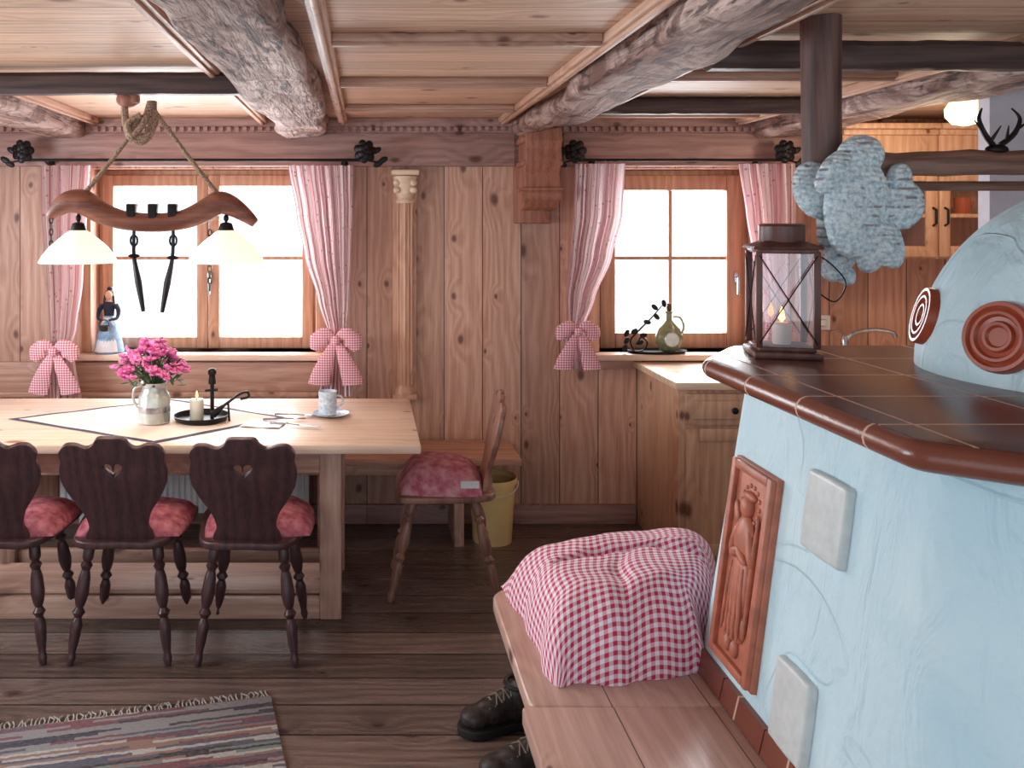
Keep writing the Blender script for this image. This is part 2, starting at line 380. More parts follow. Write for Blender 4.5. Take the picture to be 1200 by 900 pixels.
struct('trim_2','carved dentil crown moulding under the ceiling','trim',bm,'frieze')
k=3
def longtrim(x,w=.05):
    global k
    bm=B(); box(bm,x-w/2,x+w/2,0,WY-.07,CZ-.03,CZ,.006); box(bm,x-w*.2,x+w*.2,0,WY-.07,CZ-.042,CZ-.028,.004); struct('trim_%d'%k,'longitudinal ceiling moulding beside a beam','trim',bm,'trimY'); k+=1
for x in (-.13,.73,-.56,1.12,2.0,-1.46): longtrim(x)
def crosstrim(x0,x1,y,w=.055):
    global k
    bm=B(); box(bm,x0,x1,y-w/2,y+w/2,CZ-.025,CZ,.006); box(bm,x0,x1,y-w*.2,y+w*.2,CZ-.037,CZ-.023,.004); struct('trim_%d'%k,'cross moulding dividing ceiling panels','trim',bm,'trimX'); k+=1
for y in (1.9,2.57,3.35,4.1): crosstrim(-.105,.705,y)
for y in (3.2,4.3): crosstrim(1.145,1.975,y)
def beam(name,x0,x1,zb,label,seed,y0=0.0,y1=WY-.05,mat='beam'):
    bm=B(); n=60; xc=(x0+x1)/2; hw=(x1-x0)/2; zt=CZ+.05; zc=(zb+zt)/2; hh=(zt-zb)/2; rings=[]; seg=28
    for i in range(n):
        y=y0+(y1-y0)*i/(n-1); ring=[]
        for s in range(seg):
            a=2*math.pi*s/seg; c,sn=math.cos(a),math.sin(a); e=.4
            px=math.copysign(abs(c)**e,c)*hw; pz=math.copysign(abs(sn)**e,sn)*hh
            nz=noise.noise(Vector((px*6+seed,y*1.6,pz*6)))*.026+noise.noise(Vector((px*16+seed,y*3.5,pz*16)))*.014
            f=1+nz/max(hh,hw)*1.6
            ring.append(bm.verts.new((xc+px*f+noise.noise(Vector((seed,y*.7,0)))*.02,y,zc+pz*f)))
        rings.append(ring)
    for i in range(n-1):
        for s in range(seg): bm.faces.new((rings[i][s],rings[i][(s+1)%seg],rings[i+1][(s+1)%seg],rings[i+1][s]))
    bm.faces.new(rings[0]); bm.faces.new(rings[-1][::-1])
    return solo(name,label,'ceiling beam',bm,mat,(xc,(y0+y1)/2,zb),group='hewn ceiling beams',kind='structure')
beam('ceiling_beam',-.46,-.20,2.095,'rough hewn old timber ceiling beam above the table end',1.3)
beam('ceiling_beam',.79,1.02,2.105,'rough hewn old timber beam resting on carved corbel',5.1)
beam('ceiling_beam',-1.80,-1.52,2.1,'rough hewn timber beam by the yoke lamp',9.7)
beam('ceiling_beam',2.08,2.30,2.10,'rough hewn timber beam beside kitchen',12.4)
def xbeam(x0,x1,y,w,zb,label):
    bm=B(); n=30; pts=[(x0+(x1-x0)*i/(n-1),y,zb+w*.5+.004*noise.noise(Vector((i*.6,y,0)))) for i in range(n)]
    tube(bm,pts,[w*.55]*n,12,rfun=lambda i,a:(1/max(abs(math.cos(a)),abs(math.sin(a))))**.7*(1+.05*noise.noise(Vector((i*.5,a*2,y)))))
    solo('cross_beam',label,'ceiling beam',bm,'dark',((x0+x1)/2,y,zb),group='dark cross beams',kind='structure')
xbeam(-2.55,-.46,3.13,.075,2.105,'dark thin wooden cross beam carrying the yoke lamp')
xbeam(1.05,2.10,3.85,.07,2.125,'dark thin wooden cross beam at rear')
xbeam(1.04,2.09,2.6,.08,2.10,'dark thin wooden cross beam above the stove')
xbeam(2.28,3.5,2.6,.08,2.10,'dark thin wooden cross beam near chimney')
bm=B()
side=[(0,0),(-.20,0),(-.21,-.05),(-.19,-.09),(-.2,-.14),(-.17,-.19),(-.15,-.21),(-.16,-.26),(-.17,-.32),(-.13,-.37),(-.06,-.395),(0,-.4)]
mm=Matrix(((0,0,1,.915),(1,0,0,WY-.03),(0,1,0,2.11),(0,0,0,1)))
prism([side],.19,mm,.012,bm)
for z,h in ((1.93,.03),(2.05,.035),(1.80,.02)): box(bm,.805,1.02,WY-.225,WY-.02,z,z+h,.01)
tube(bm,[(.82,WY-.19,1.78),(1.01,WY-.19,1.78)],.036,14)
box(bm,.795,.99,WY-.06,WY,1.63,1.94,.01)
solo('corbel','carved brown wooden corbel bracket under the beam','wall bracket',bm,'corbel',(.9,WY,1.63),kind='structure')
r=thing('wall_pilaster','slender carved pine half column with scroll capital','column',(.205,WY,.7),kind='structure')
bm=B(); box(bm,.14,.27,WY-.018,WY,.70,1.93,.004)
tube(bm,[(.205,WY-.015,.70),(.205,WY-.015,1.76)],.043,18)
for i in range(-2,3): tube(bm,[(.205+i*.018,WY-.056+abs(i)*.007,.76),(.205+i*.018,WY-.056+abs(i)*.007,1.74)],.007,8)
part(r,'shaft',bm,'trimZ')
bm=B(); lathe(bm,[(.045,1.74),(.052,1.755),(.045,1.77),(.05,1.80),(.062,1.86),(.068,1.885),(.05,1.89)],(.205,WY-.015,0),18)
box(bm,.13,.28,WY-.08,WY,1.89,1.92,.006)
for s in(-1,1):
    for zz in(1.81,1.85): ell(bm,(.205+s*.045,WY-.06,zz),(.02,.015,.018))
part(r,'capital',bm,'cabtop')
bm=B(); box(bm,.14,.27,WY-.06,WY,.68,.71,.005); lathe(bm,[(.055,.71),(.048,.74),(.04,.76)],(.205,WY-.015,0),18); part(r,'base',bm,'trimZ')
# ------------------------------------------------------------ WINDOWS
def bar(bm,x0,x1,z0,z1,y=4.77,d=.05): box(bm,x0,x1,y,y+d,z0,z1,.006)
def window(nm,W,cas,label,handle_x,s=.062):
    r=thing(nm,label,'window',((W[0]+W[1])/2,WY+.12,W[2]),kind='structure')
    x0,x1,z0,z1=W
    bm=B(); bar(bm,x0,x0+.045,z0,z1,4.78,.08);bar(bm,x1-.045,x1,z0,z1,4.78,.08);bar(bm,x0+.045,x1-.045,z1-.05,z1,4.78,.08);bar(bm,x0+.045,x1-.045,z0,z0+.045,4.78,.08); part(r,'frame',bm,'win')
    for (a,b,mul,tr) in cas:
        c0,c1=z0+.006,z1-.03
        bm=B(); bar(bm,a,a+s,c0,c1,4.755);bar(bm,b-s,b,c0,c1,4.755);bar(bm,a+s,b-s,c0,c0+s,4.755);bar(bm,a+s,b-s,c1-s,c1,4.755)
        if mul: 
            mx=(a+b)/2; bar(bm,mx-.011,mx+.011,c0+s,c1-s,4.765,.03)
        zm=c0+(c1-c0)*.52; bar(bm,a+s,b-s,zm-.011,zm+.011,4.766,.028)
        sash=part(r,'sash',bm,'win')
        bm=B(); box(bm,a+s-.005,b-s+.005,4.782,4.786,c0+s-.005,c1-s+.005); part(sash,'glass_pane',bm,'glass')
    bm=B(); hx=handle_x; zc=z0+.40; box(bm,hx-.012,hx+.012,4.738,4.755,zc-.03,zc+.03,.004); tube(bm,[(hx,4.745,zc),(hx,4.715,zc)],.008,10); tube(bm,[(hx,4.717,zc),(hx,4.717,zc-.09)],.009,10); part(r,'handle',bm,'steel')
    bm=B(); box(bm,x0-.08,x1+.05,WY-.09,4.78,z0-.035,z0,.008); part(r,'window_sill',bm,'table')
    bm=B(); t=.05
    box(bm,x0-t,x0+.002,WY-.02,WY,z0,z1+t,.004);box(bm,x1-.002,x1+t,WY-.02,WY,z0,z1+t,.004); part(r,'casing',bm,'win')
    return r
window('window_1',W1,[(-1.475,-.888,0,1),(-.884,-.30,0,1)],'pine double casement window over the dining table',-.875)
window('window_2',W2,[(1.30,2.09,1,1)],'pine casement window with cross glazing bars',2.055,.085)
bm=B(); box(bm,XL,-.2,WY-.03,WY,.72,.88,.006); box(bm,XL,-.2,WY-.045,WY,.69,.72,.006); struct('trim_40','horizontal pine board below the window','trim',bm,'trimX')
bm=B(); box(bm,1.12,2.2,WY-.02,WY,.84,.893,.004); struct('trim_41','pine board below the window sill','trim',bm,'trimX')
# ------------------------------------------------------------ CURTAINS
def curtain(rows,D,folds,label,bow,seed):
    rows=sorted(rows,key=lambda r:-r[0]); zt=rows[0][0]; zb=rows[-1][0]
    xc0=(rows[0][1]+rows[0][2])/2
    r=thing('curtain',label,'curtain',(xc0,D,zb),group='striped window curtains')
    def at(z):
        for a,b in zip(rows,rows[1:]):
            if b[0]<=z<=a[0]:
                t=(a[0]-z)/(a[0]-b[0]); t=t*t*(3-2*t)*.5+t*.5
                return a[1]+(b[1]-a[1])*t,a[2]+(b[2]-a[2])*t
        return rows[-1][1],rows[-1][2]
    bm=B(); uvl=bm.loops.layers.uv.new('UVMap'); nu=110; nv=50; g=[];uv={}
    for j in range(nv+1):
        z=zt+(zb-zt)*j/nv; a,b=at(z); w=b-a; row=[]
        for i in range(nu+1):
            u=i/nu; ph=2*math.pi*folds*u+.6*math.sin(z*3+seed)
            y=D+.7*min(.035,w*.16)*(math.sin(ph)+.4*math.sin(ph*2.3+seed))
            v=bm.verts.new((a+w*u+.004*math.sin(ph*1.0+1),y,z)); uv[v]=(u*.62+seed,z); row.append(v)
        g.append(row)
    for j in range(nv):
        for i in range(nu):
            f=bm.faces.new((g[j][i],g[j][i+1],g[j+1][i+1],g[j+1][i]))
            for l in f.loops: l[uvl].uv=uv[l.vert]
    part(r,'drape',bm,'curtain')
    bx,bz,s=bow; by=D-.055
    bm=B()
    for sg in(-1,1):
        p,q=cat([(bx,by,bz),(bx+sg*.045*s,by-.01,bz+.03*s),(bx+sg*.085*s,by,bz-.005*s),(bx+sg*.105*s,by,bz-.05*s)],[.012*s,.035*s,.05*s,.02*s],5)
        tube(bm,p,q,14,flat=(1,.45,1))
        p,q=cat([(bx+sg*.01,by,bz-.01),(bx+sg*.04*s,by-.012,bz-.08*s),(bx+sg*.07*s,by,bz-.16*s),(bx+sg*.085*s,by+.004,bz-.22*s)],[.014*s,.036*s,.05*s,.055*s],5)
        tube(bm,p,q,14,flat=(1,.3,.5))
    ell(bm,(bx,by-.015,bz),(.024*s,.022*s,.026*s))
    tube(bm,[(bx+.03*math.cos(a)*1.1,D+.045*math.sin(a),bz) for a in [k*math.pi/8 for k in range(16)]],.012,8)
    part(r,'tie_bow',bm,'ging','red gingham ribbon bow')
CD=4.5
def rw(y,a,b): return (PZ(y,CD),PX(a,CD),PX(b,CD))
curtain([rw(194,48,107),rw(250,50,103),rw(330,56,98),rw(385,58,90),rw(405,60,84),rw(430,52,88),rw(467,50,94)],CD,6,'red and cream striped curtain tied at window edge by the doll',(PX(68,CD),PZ(410,CD),1.0),.1)
curtain([rw(194,337,413),rw(250,347,413),rw(300,357,411),rw(350,372,409),rw(392,384,406),rw(425,378,410),rw(464,372,412)],CD,7,'red and cream striped curtain gathered with gingham bow',(PX(394,CD),PZ(397,CD),1.05),.5)
curtain([rw(192,674,732),rw(250,672,728),rw(300,667,716),rw(350,663,696),rw(383,666,684),rw(405,660,688),rw(432,658,692)],CD,6,'red and cream striped curtain of the single casement window',(PX(674,CD),PZ(387,CD),.9),.9)
curtain([rw(192,866,930),rw(250,874,930),rw(300,882,928),rw(350,892,926),rw(388,898,918),rw(400,893,925),rw(410,890,928)],CD,6,'red and cream striped curtain next to kitchen corner',(PX(908,CD),PZ(382,CD),.6),.3)
def rod(x0,x1,label):
    z=1.965; y=CD-.0
    r=thing('curtain_rod',label,'curtain rod',((x0+x1)/2,y,z),group='wrought iron curtain rods')
    bm=B(); tube(bm,[(x0,y,z),(x1,y,z)],.008,10)
    part(r,'rod',bm,'iron')
    for x in (x0+.12,x1-.12):
        bm=B(); tube(bm,[(x,y,z),(x,y+.05,z-.015),(x,WY,z-.02)],.006,8); ell(bm,(x,WY-.05,z-.02),(.02,.008,.03)); part(r,'bracket',bm,'iron')
    for x,s in((x0,-1),(x1,1)):
        bm=B(); c=Vector((x+s*-.01,y-.01,z+.045))
        ell(bm,c,(.02,.02,.02))
        for ring,(n,rr,sz) in enumerate(((5,.025,.02),(7,.042,.022))):
            for q in range(n):
                a=2*math.pi*q/n+ring; ell(bm,c+Vector((math.cos(a)*rr,-.012+ring*.012,math.sin(a)*rr)),(sz,.007,sz),Matrix.Rotation(.5*math.cos(a),3,'Z'),10,6)
        for dx,dz in((.06,-.02),(.085,.0),(.05,.05)):
            ell(bm,(x+s*dx,y,z+dz),(.03,.006,.016),Matrix.Rotation(-s*.5,3,'Y'),10,6)
        tube(bm,[(x-s*.02,y,z),(x,y-.01,z+.02),c],.006,8)
        tube(bm,[(x,y,z),(x+s*.05,y,z-.012),(x+s*.09,y,z)],.005,8)
        part(r,'rose_finial',bm,'iron')
rod(PX(25,CD),PX(430,CD),'black wrought iron rod with rose finials over the double window')
rod(PX(672,CD),PX(922,CD),'black wrought iron rod with rose finials over the single window')
# ------------------------------------------------------------ TABLE
TX0,TX1,TY0,TY1,TZ=-1.9,.21,3.31,4.2,.77
r=thing('dining_table','long light pine dining table with footboard frame','table',((TX0+TX1)/2,3.75,0))
bm=B(); box(bm,TX0,TX1,TY0,TY1,TZ-.035,TZ,.006); part(r,'table_top',bm,'table')
bm=B(); box(bm,-1.65,-.15,3.52,3.55,.60,TZ-.035,.004); box(bm,-1.65,-.15,4.03,4.06,.60,TZ-.035,.004); box(bm,-.165,-.135,3.55,4.03,.60,TZ-.035,.004); part(r,'apron',bm,'trail')
for x in(-.195,-1.74):
    for y in(3.51,4.0):
        bm=B(); box(bm,x,x+.09,y,y+.085,0,TZ-.035,.006); part(r,'leg',bm,'tleg')
for y in(3.515,4.03):
    bm=B(); box(bm,-1.65,-.195,y,y+.045,.0,.085,.004); part(r,'stretcher',bm,'trail')
bm=B(); box(bm,-1.72,-.11,3.56,3.84,.085,.105,.004); part(r,'footboard',bm,'trail')
r=thing('corner_bench','pine bench running along the wall below the windows','bench',(-.8,4.43,0))
bm=B(); box(bm,-2.55,.77,4.24,WY-.03,.425,.46,.006); part(r,'seat',bm,'bench2')
bm=B(); box(bm,-2.55,.50,4.27,4.295,.37,.425,.004); part(r,'apron',bm,'trail')
for x in(-2.5,-.25,.44):
    bm=B(); box(bm,x,x+.05,4.30,WY-.03,0,.425,.004); part(r,'support',bm,'tleg')
r=thing('radiator','white panel radiator below the bench','radiator',(-.9,4.5,.06))
bm=B(); box(bm,-1.6,-.3,4.44,4.52,.12,.36,.01)
for i in range(41): box(bm,-1.58+i*.031,-1.565+i*.031,4.43,4.445,.14,.34,.004)
part(r,'panel',bm,'white')
for x in(-1.5,-.43):
    bm=B(); box(bm,x,x+.03,4.45,4.51,0,.12); part(r,'foot',bm,'white')
# ------------------------------------------------------------ CHAIRS
LEG=[(0,.017),(.06,.021),(.14,.021),(.17,.013),(.2,.023),(.24,.015),(.3,.022),(.42,.026),(.5,.02),(.54,.013),(.58,.024),(.62,.013),(.68,.022),(.8,.019),(.9,.013),(.94,.017),(1,.012)]
def turned(bm,p0,p1,s=1):
    p0=Vector(p0);p1=Vector(p1); pts=[];rad=[]
    for t,r_ in LEG: pts.append(p0.lerp(p1,t)); rad.append(r_*s)
    p,q=cat(pts,rad,2); tube(bm,p,q,14)
def pillow(bm,w,d,h,c,seed,uvs=False,corners=None,groove=None,n=44,wr=.012,e=3.2,hf=None):
    c=Vector(c); g=[]; 
    for j in range(n+1):
        row=[]
        for i in range(n+1):
            a=.5-.5*math.cos(math.pi*i/n); b=.5-.5*math.cos(math.pi*j/n); X=2*a-1;Y=2*b-1
            hh=h*(max(0,1-abs(X)**e)**.6)*(max(0,1-abs(Y)**e)**.6)
            if hf: hh*=hf(a,b)
            edge=min(1,(1-abs(X))*6)*min(1,(1-abs(Y))*6)
            if corners:
                p=(1-a)*(1-b)*corners[0]+a*(1-b)*corners[1]+a*b*corners[2]+(1-a)*b*corners[3]
                px,py=p.x,p.y
                px+=.03*noise.noise(Vector((X*2+seed,Y*2,3)))*(1); py+=.03*noise.noise(Vector((X*2,Y*2+seed,7)))
            else: 
                k2=1-.08*(X*X*Y*Y); px,py=c.x+X*w/2*k2,c.y+Y*d/2*k2
            nz=noise.noise(Vector((px*5+seed,py*5,0)))*2.2*wr+noise.noise(Vector((px*13+seed,py*11,1)))*wr
            z=c.z+hh+nz*edge
            if groove: z-=groove(a,b)*edge
            row.append(bm.verts.new((px,py,max(z,c.z))))
        g.append(row)
    uvl=bm.loops.layers.uv.verify(); uv={}
    m=n//2
    U=[[0]*(n+1) for _ in range(n+1)];V=[[0]*(n+1) for _ in range(n+1)]
    for j in range(n+1):
        for i in range(m+1,n+1): U[j][i]=U[j][i-1]+(g[j][i].co-g[j][i-1].co).length
        for i in range(m-1,-1,-1): U[j][i]=U[j][i+1]-(g[j][i].co-g[j][i+1].co).length
    for i in range(n+1):
        for j in range(m+1,n+1): V[j][i]=V[j-1][i]+(g[j][i].co-g[j-1][i].co).length
        for j in range(m-1,-1,-1): V[j][i]=V[j+1][i]-(g[j][i].co-g[j+1][i].co).length
    for j in range(n+1):
        for i in range(n+1): uv[g[j][i]]=(U[j][i],V[j][i])
    for j in range(n):
        for i in range(n):
            f=bm.faces.new((g[j][i],g[j][i+1],g[j+1][i+1],g[j+1][i]))
            for l in f.loops: l[uvl].uv=uv[l.vert]
    bd=[g[0][i] for i in range(n+1)]+[g[j][n] for j in range(1,n+1)]+[g[n][i] for i in range(n-1,-1,-1)]+[g[j][0] for j in range(n-1,0,-1)]
    bm.faces.new(bd[::-1]); return bm
def heart(cx,cz,s):
    o=[]
    for k_ in range(28):
        t=2*math.pi*k_/28; o.append((cx+s*16*math.sin(t)**3/16,cz+s*(13*math.cos(t)-5*math.cos(2*t)-2*math.cos(3*t)-math.cos(4*t))/16))
    return o
half=[(0,.425),(.045,.423),(.062,.40),(.09,.385),(.13,.398),(.165,.395),(.186,.365),(.182,.335),(.19,.29),(.182,.235),(.152,.175),(.12,.12),(.105,.06),(.12,.02),(.11,-.01),(0,-.02)]
def chair(loc,rot,mat,label,group,sc=1,lean=.13):
    r=thing('dining_chair',label,'chair',loc,group=group); ORG[r.name]=Vector((0,0,0))
    ol=smoothclosed([(x,y) for x,y in [(-.15,-.2),(0,-.21),(.15,-.2),(.2,-.02),(.215,.15),(.18,.2),(0,.21),(-.18,.2),(-.215,.15),(-.2,-.02)]],4)
    bm=prism([[(p[0],p[1]) for p in ol]],.028,Matrix.Translation((0,0,.449)),.007); 
    part(r,'seat',bm,mat)
    for sx in(-1,1):
        for sy in(-1,1):
            bm=B(); turned(bm,(sx*.125,sy*.13,.437),(sx*.182,sy*.195*sc,0)); part(r,'leg',bm,mat)
    full=half+[(-x,y) for x,y in half[-2:0:-1]]
    fo=smoothclosed(full,4)
    tilt=math.atan2(lean,.41)
    m=Matrix.Translation((0,-.175,.46))@Matrix.Rotation(tilt,4,'X')@XZ
    bm=prism([[(p[0],p[1]) for p in fo],heart(0,.30,.038)],.024,m,.004); part(r,'backrest',bm,mat)
    r.location=loc; r.rotation_euler=(0,0,rot); return r
DC='dark turned-leg dining chair with heart cut-out back, pushed under the table'
c1=chair((-.915,3.345,0),0,'chair',DC,'dark heart-back chairs')
c2=copytree(c1,(-.44,3.335,0),-.02); c3=copytree(c1,(-1.385,3.345,0),.03)
CR=math.radians(86)
c4=chair((.345,3.84,0),CR,'chair2','brown heart-back chair at the table end, turned sideways','',1.2,.085)
def cush(loc,rot,seed,label,w=.42,d=.36,h=.075,mat='cushion',group='red seat cushions'):
    bm=B(); pillow(bm,w,d,h,(0,0,0),seed,wr=.006); o=solo('seat_cushion',label,'cushion',bm,mat,(0,0,0),group=group); o.location=loc; o.rotation_euler=(0,0,rot); return o
cush((-.895,3.35,.4635),0,1,'red pink patterned cushion on dark chair'); cush((-.415,3.345,.4635),.05,2,'red pink patterned cushion on dark chair'); cush((-1.365,3.35,.4635),0,3,'red pink patterned cushion on dark chair')
cl=(.33,3.83,.4635)
cu=cush(cl,CR,5,'pink red cushion with white label on brown chair',.38,.37,.12,'cushion2')
bm=B(); box(bm,.40,.48,3.640,3.646,.50,.53); l=part(cu,'cloth_label',bm,'white','small white printed tag')
l.matrix_parent_inverse=(Matrix.Translation(cl)@Matrix.Rotation(CR,4,'Z')).inverted()
r=thing('waste_bin','cream yellow plastic bucket under the wall bench','bucket',(.645,4.40,0))
c=(.645,4.40,0)
bm=B(); shell(bm,[(.085,0),(.10,.0),(.118,.28),(.12,.30),(.127,.302),(.127,.33),(.12,.33)],.004,c,32); part(r,'bucket_body',bm,'yellow')
bm=B(); tube(bm,[(c[0]+.13*math.cos(a),c[1]-.02-.125*math.sin(a)*.9,.31-.05*math.sin(a)) for a in [math.pi*k/14 for k in range(15)]],.003,6); part(r,'handle',bm,'white')
# ------------------------------------------------------------ TABLEWARE
def grid(bm,f,nu,nv,uvf=None):
    uvl=bm.loops.layers.uv.verify(); g=[[bm.verts.new(f(i/nu,j/nv)) for i in range(nu+1)] for j in range(nv+1)]
    for j in range(nv):
        for i in range(nu):
            fc=bm.faces.new((g[j][i],g[j][i+1],g[j+1][i+1],g[j+1][i]))
            for l,(a,b) in zip(fc.loops,((i,j),(i+1,j),(i+1,j+1),(i,j+1))): l[uvl].uv=(a/nu,b/nv)
    return bm
cs=[Vector((-.83,3.335,TZ)),Vector((-.36,3.78,TZ)),Vector((-.95,4.17,TZ)),Vector((-1.58,3.75,TZ))]
bm=B(); grid(bm,lambda u,v:(1-u)*(1-v)*cs[0]+u*(1-v)*cs[1]+u*v*cs[2]+(1-u)*v*cs[3]+Vector((0,0,.0025+.0012*math.sin(u*20)*math.sin(v*17))),30,30)
solo('table_cloth','pale table mat with dark blue woven border','tablecloth',bm,'runner',(-.9,3.75,TZ))
D=3.68; vx=PX(181,D); vb=(vx,D,TZ+.003)
r=thing('flower_jug','pale enamel milk can used as flower vase','jug',vb)
bm=B(); shell(bm,[(.06,0),(.067,.004),(.067,.11),(.062,.125),(.052,.14),(.05,.165),(.056,.175)],.004,vb,28); part(r,'jug_body',bm,'enamel')
bm=B(); p,q=cat([(vx-.05,D,TZ+.165),(vx-.085,D,TZ+.15),(vx-.09,D,TZ+.10),(vx-.066,D,TZ+.06)],[.006]*4); tube(bm,p,q,8); part(r,'handle',bm,'enamel')
bm=B(); lathe(bm,[(.0685,.05),(.0685,.075),(.067,.075)],vb,28); part(r,'band',bm,'steel')
bq=thing('flower_bouquet','bunch of pink blossoms with green leaves in the jug','flowers',(vx,D,TZ+.06))
bm=B(); fl=[]
for i in range(76):
    a=random.random()*6.28; rr=math.sqrt(random.random()); h=.24+.13*(1-rr*rr)+random.uniform(-.03,.02)
    tip=Vector((vx-.015+math.cos(a)*rr*.16,D+math.sin(a)*rr*.12,TZ+h-.02)); fl.append(tip)
    p,q=cat([(vx+math.cos(a)*rr*.03,D+math.sin(a)*rr*.03,TZ+.08),(vx+math.cos(a)*rr*.035,D+math.sin(a)*rr*.035,TZ+.18),tip],[.0018]*3,3); tube(bm,p,q,5)
part(bq,'stem',bm,'green',kind='stuff')
bm=B()
for i in range(120):
    a=random.random()*6.28; rr=.2+.8*random.random(); c=Vector((vx-.01+math.cos(a)*rr*.14,D+math.sin(a)*rr*.11,TZ+.165+random.random()*.12))
    ell(bm,c,(.02,.008,.003),Matrix.Rotation(a,3,'Z')@Matrix.Rotation(random.uniform(-.9,.9),3,'Y'),8,5)
part(bq,'foliage',bm,'green',kind='stuff')
for t in fl[:74]:
    bm=B(); m=Matrix.Rotation(random.random()*3,3,'Z')@Matrix.Rotation(random.uniform(.0,1.1),3,'X')
    for k_ in range(6):
        a=k_*math.pi/3; ell(bm,t+m@Vector((math.cos(a)*.015,math.sin(a)*.015,0)),(.014,.011,.006),m@Matrix.Rotation(a,3,'Z')@Matrix.Rotation(-.5,3,'Y'),8,5)
    ell(bm,t+m@Vector((0,0,.004)),.008,None,8,5); part(bq,'blossom',bm,'pink')
D=3.72; cx=PX(236,D); base=(cx,D,TZ+.003)
r=thing('candle_holder','black iron candle pan with upright handle','candle holder',base)
bm=B(); shell(bm,[(.10,0),(.112,.006),(.118,.02),(.12,.026)],.003,base,32); part(r,'pan',bm,'iron')
bm=B(); tube(bm,[(cx+.045,D+.01,TZ+.006),(cx+.045,D+.01,TZ+.16)],.009,8); tube(bm,[(cx+.045,D+.01,TZ+.16),(cx+.045,D+.01,TZ+.21)],[.017,.012],10); ell(bm,(cx+.045,D+.01,TZ+.21),.019)
tube(bm,[(cx+.015,D+.01,TZ+.13),(cx+.07,D+.01,TZ+.135)],.006,8); part(r,'upright_handle',bm,'iron')
r=thing('candle','short white lit candle in the iron pan','candle',(cx-.02,D,TZ+.0065))
bm=B(); lathe(bm,[(.028,.0),(.03,.004),(.03,.085),(.026,.09),(.01,.084)],(cx-.02,D,TZ+.0065),20); part(r,'wax',bm,'candle')
bm=B(); tube(bm,[(cx-.02,D,TZ+.09),(cx-.02,D,TZ+.103)],.0015,6); part(r,'wick',bm,'hair')
bm=B(); lathe(bm,[(.001,.0),(.006,.008),(.004,.02),(.0005,.032)],(cx-.02,D,TZ+.10),12); part(r,'flame',bm,'flame')
bm=B(); p,q=cat([(cx+.075,D-.02,TZ+.05),(cx+.12,D-.02,TZ+.085),(cx+.17,D-.01,TZ+.12),(cx+.2,D,TZ+.125),(cx+.205,D,TZ+.105),(cx+.17,D,TZ+.095)],[.008,.006,.006,.006,.006,.006]); tube(bm,p,q,8)
tube(bm,[(cx+.10,D-.02,TZ+.07),(cx+.055,D-.02,TZ+.032)],[.008,.018],10)
tube(bm,[(cx+.12,D-.02,TZ+.085),(cx+.125,D-.02,TZ+.003)],.005,8)
solo('candle_snuffer','dark iron candle snuffer with curved handle beside pan','candle snuffer',bm,'iron',(cx+.12,D,TZ))
D=3.82; ux=PX(384,D); sx_=PX(388,D)
bm=B(); shell(bm,[(.035,0),(.045,.002),(.08,.012),(.083,.015)],.003,(sx_,D,TZ),30); solo('saucer','blue grey saucer under the cup','saucer',bm,'cup',(sx_,D,TZ))
r=thing('cup','pale blue patterned coffee mug on saucer','cup',(ux,D,TZ+.006))
bm=B(); shell(bm,[(.032,0),(.039,.003),(.041,.10),(.042,.105)],.003,(ux,D,TZ+.006),26); part(r,'mug_body',bm,'cup')
bm=B(); p,q=cat([(ux+.04,D,TZ+.09),(ux+.062,D,TZ+.085),(ux+.065,D,TZ+.055),(ux+.04,D,TZ+.035)],[.005]*4); tube(bm,p,q,8); part(r,'handle',bm,'cup')
bm=B(); D=3.66; nx=PX(302,D); grid(bm,lambda u,v:Vector((nx-.07+.17*u+.03*v,D-.06+.14*v-.03*u,TZ+.0045+.002*math.sin(u*9))),12,12); solo('napkin','folded white cloth napkin on the table','napkin',bm,'apron',(nx,D,TZ))
def spoon(x,y,a,nm):
    bm=B(); m=Matrix.Rotation(a,3,'Z')
    def q(v): return Vector((x,y,TZ+.009))+m@Vector(v)
    tube(bm,[q((-.09,0,0)),q((0,0,.002)),q((.05,0,0))],[.005,.003,.003],8)
    if nm=='spoon': ell(bm,q((.075,0,0)),(.028,.018,.004),m)
    elif nm=='fork':
        ell(bm,q((.055,0,0)),(.014,.012,.003),m)
        for t in(-.008,-.003,.003,.008): tube(bm,[q((.06,t,0)),q((.095,t,0))],.0015,5)
    else: ell(bm,q((.095,0,0)),(.055,.01,.002),m)
    solo(nm,'steel %s lying on the table'%nm,nm,bm,'steel',(x,y,TZ))
spoon(PX(332,3.7),3.72,.1,'fork'); spoon(PX(340,3.66),3.62,-.35,'knife'); spoon(PX(345,3.8),3.80,-.15,'spoon')
# ------------------------------------------------------------ YOKE LAMP
D=3.16; s=D/F
r=thing('yoke_lamp','carved wooden ox yoke chandelier with two glass shades','pendant lamp',P(178,262,D))
pp=[(58,254,5),(66,246,9),(80,237,13),(98,237,15),(118,249,13),(145,258,11),(180,261,11),(212,258,11),(236,249,13),(256,238,14),(272,242,12),(290,254,8),(299,262,5)]
p,q=cat([P(a,b,D) for a,b,_ in pp],[c_*s for _,_,c_ in pp],5); bm=B(); tube(bm,p,q,16,flat=(1,1,1)); part(r,'yoke',bm,'yoke')
for x in(155,180,203):
    bm=B(); box(bm,PX(x-5,D),PX(x+5,D),D-.03,D+.03,PZ(262,D),PZ(239,D),.005); part(r,'peg',bm,'iron')
top=P(178,126,D)
bm=B()
for e in((88,240),(262,236)): tube(bm,[top,top.lerp(P(e[0],e[1],D),.5)+Vector((0,0,-.006)),P(e[0],e[1],D)],.0085,8)
p,q=cat([P(150,108,D),P(146,130,D),P(152,160,D),P(168,166,D),P(178,150,D),P(172,138,D),P(158,146,D),P(160,160,D),P(174,158,D),P(182,140,D),top],[.014]*11,5); tube(bm,p,q,10)
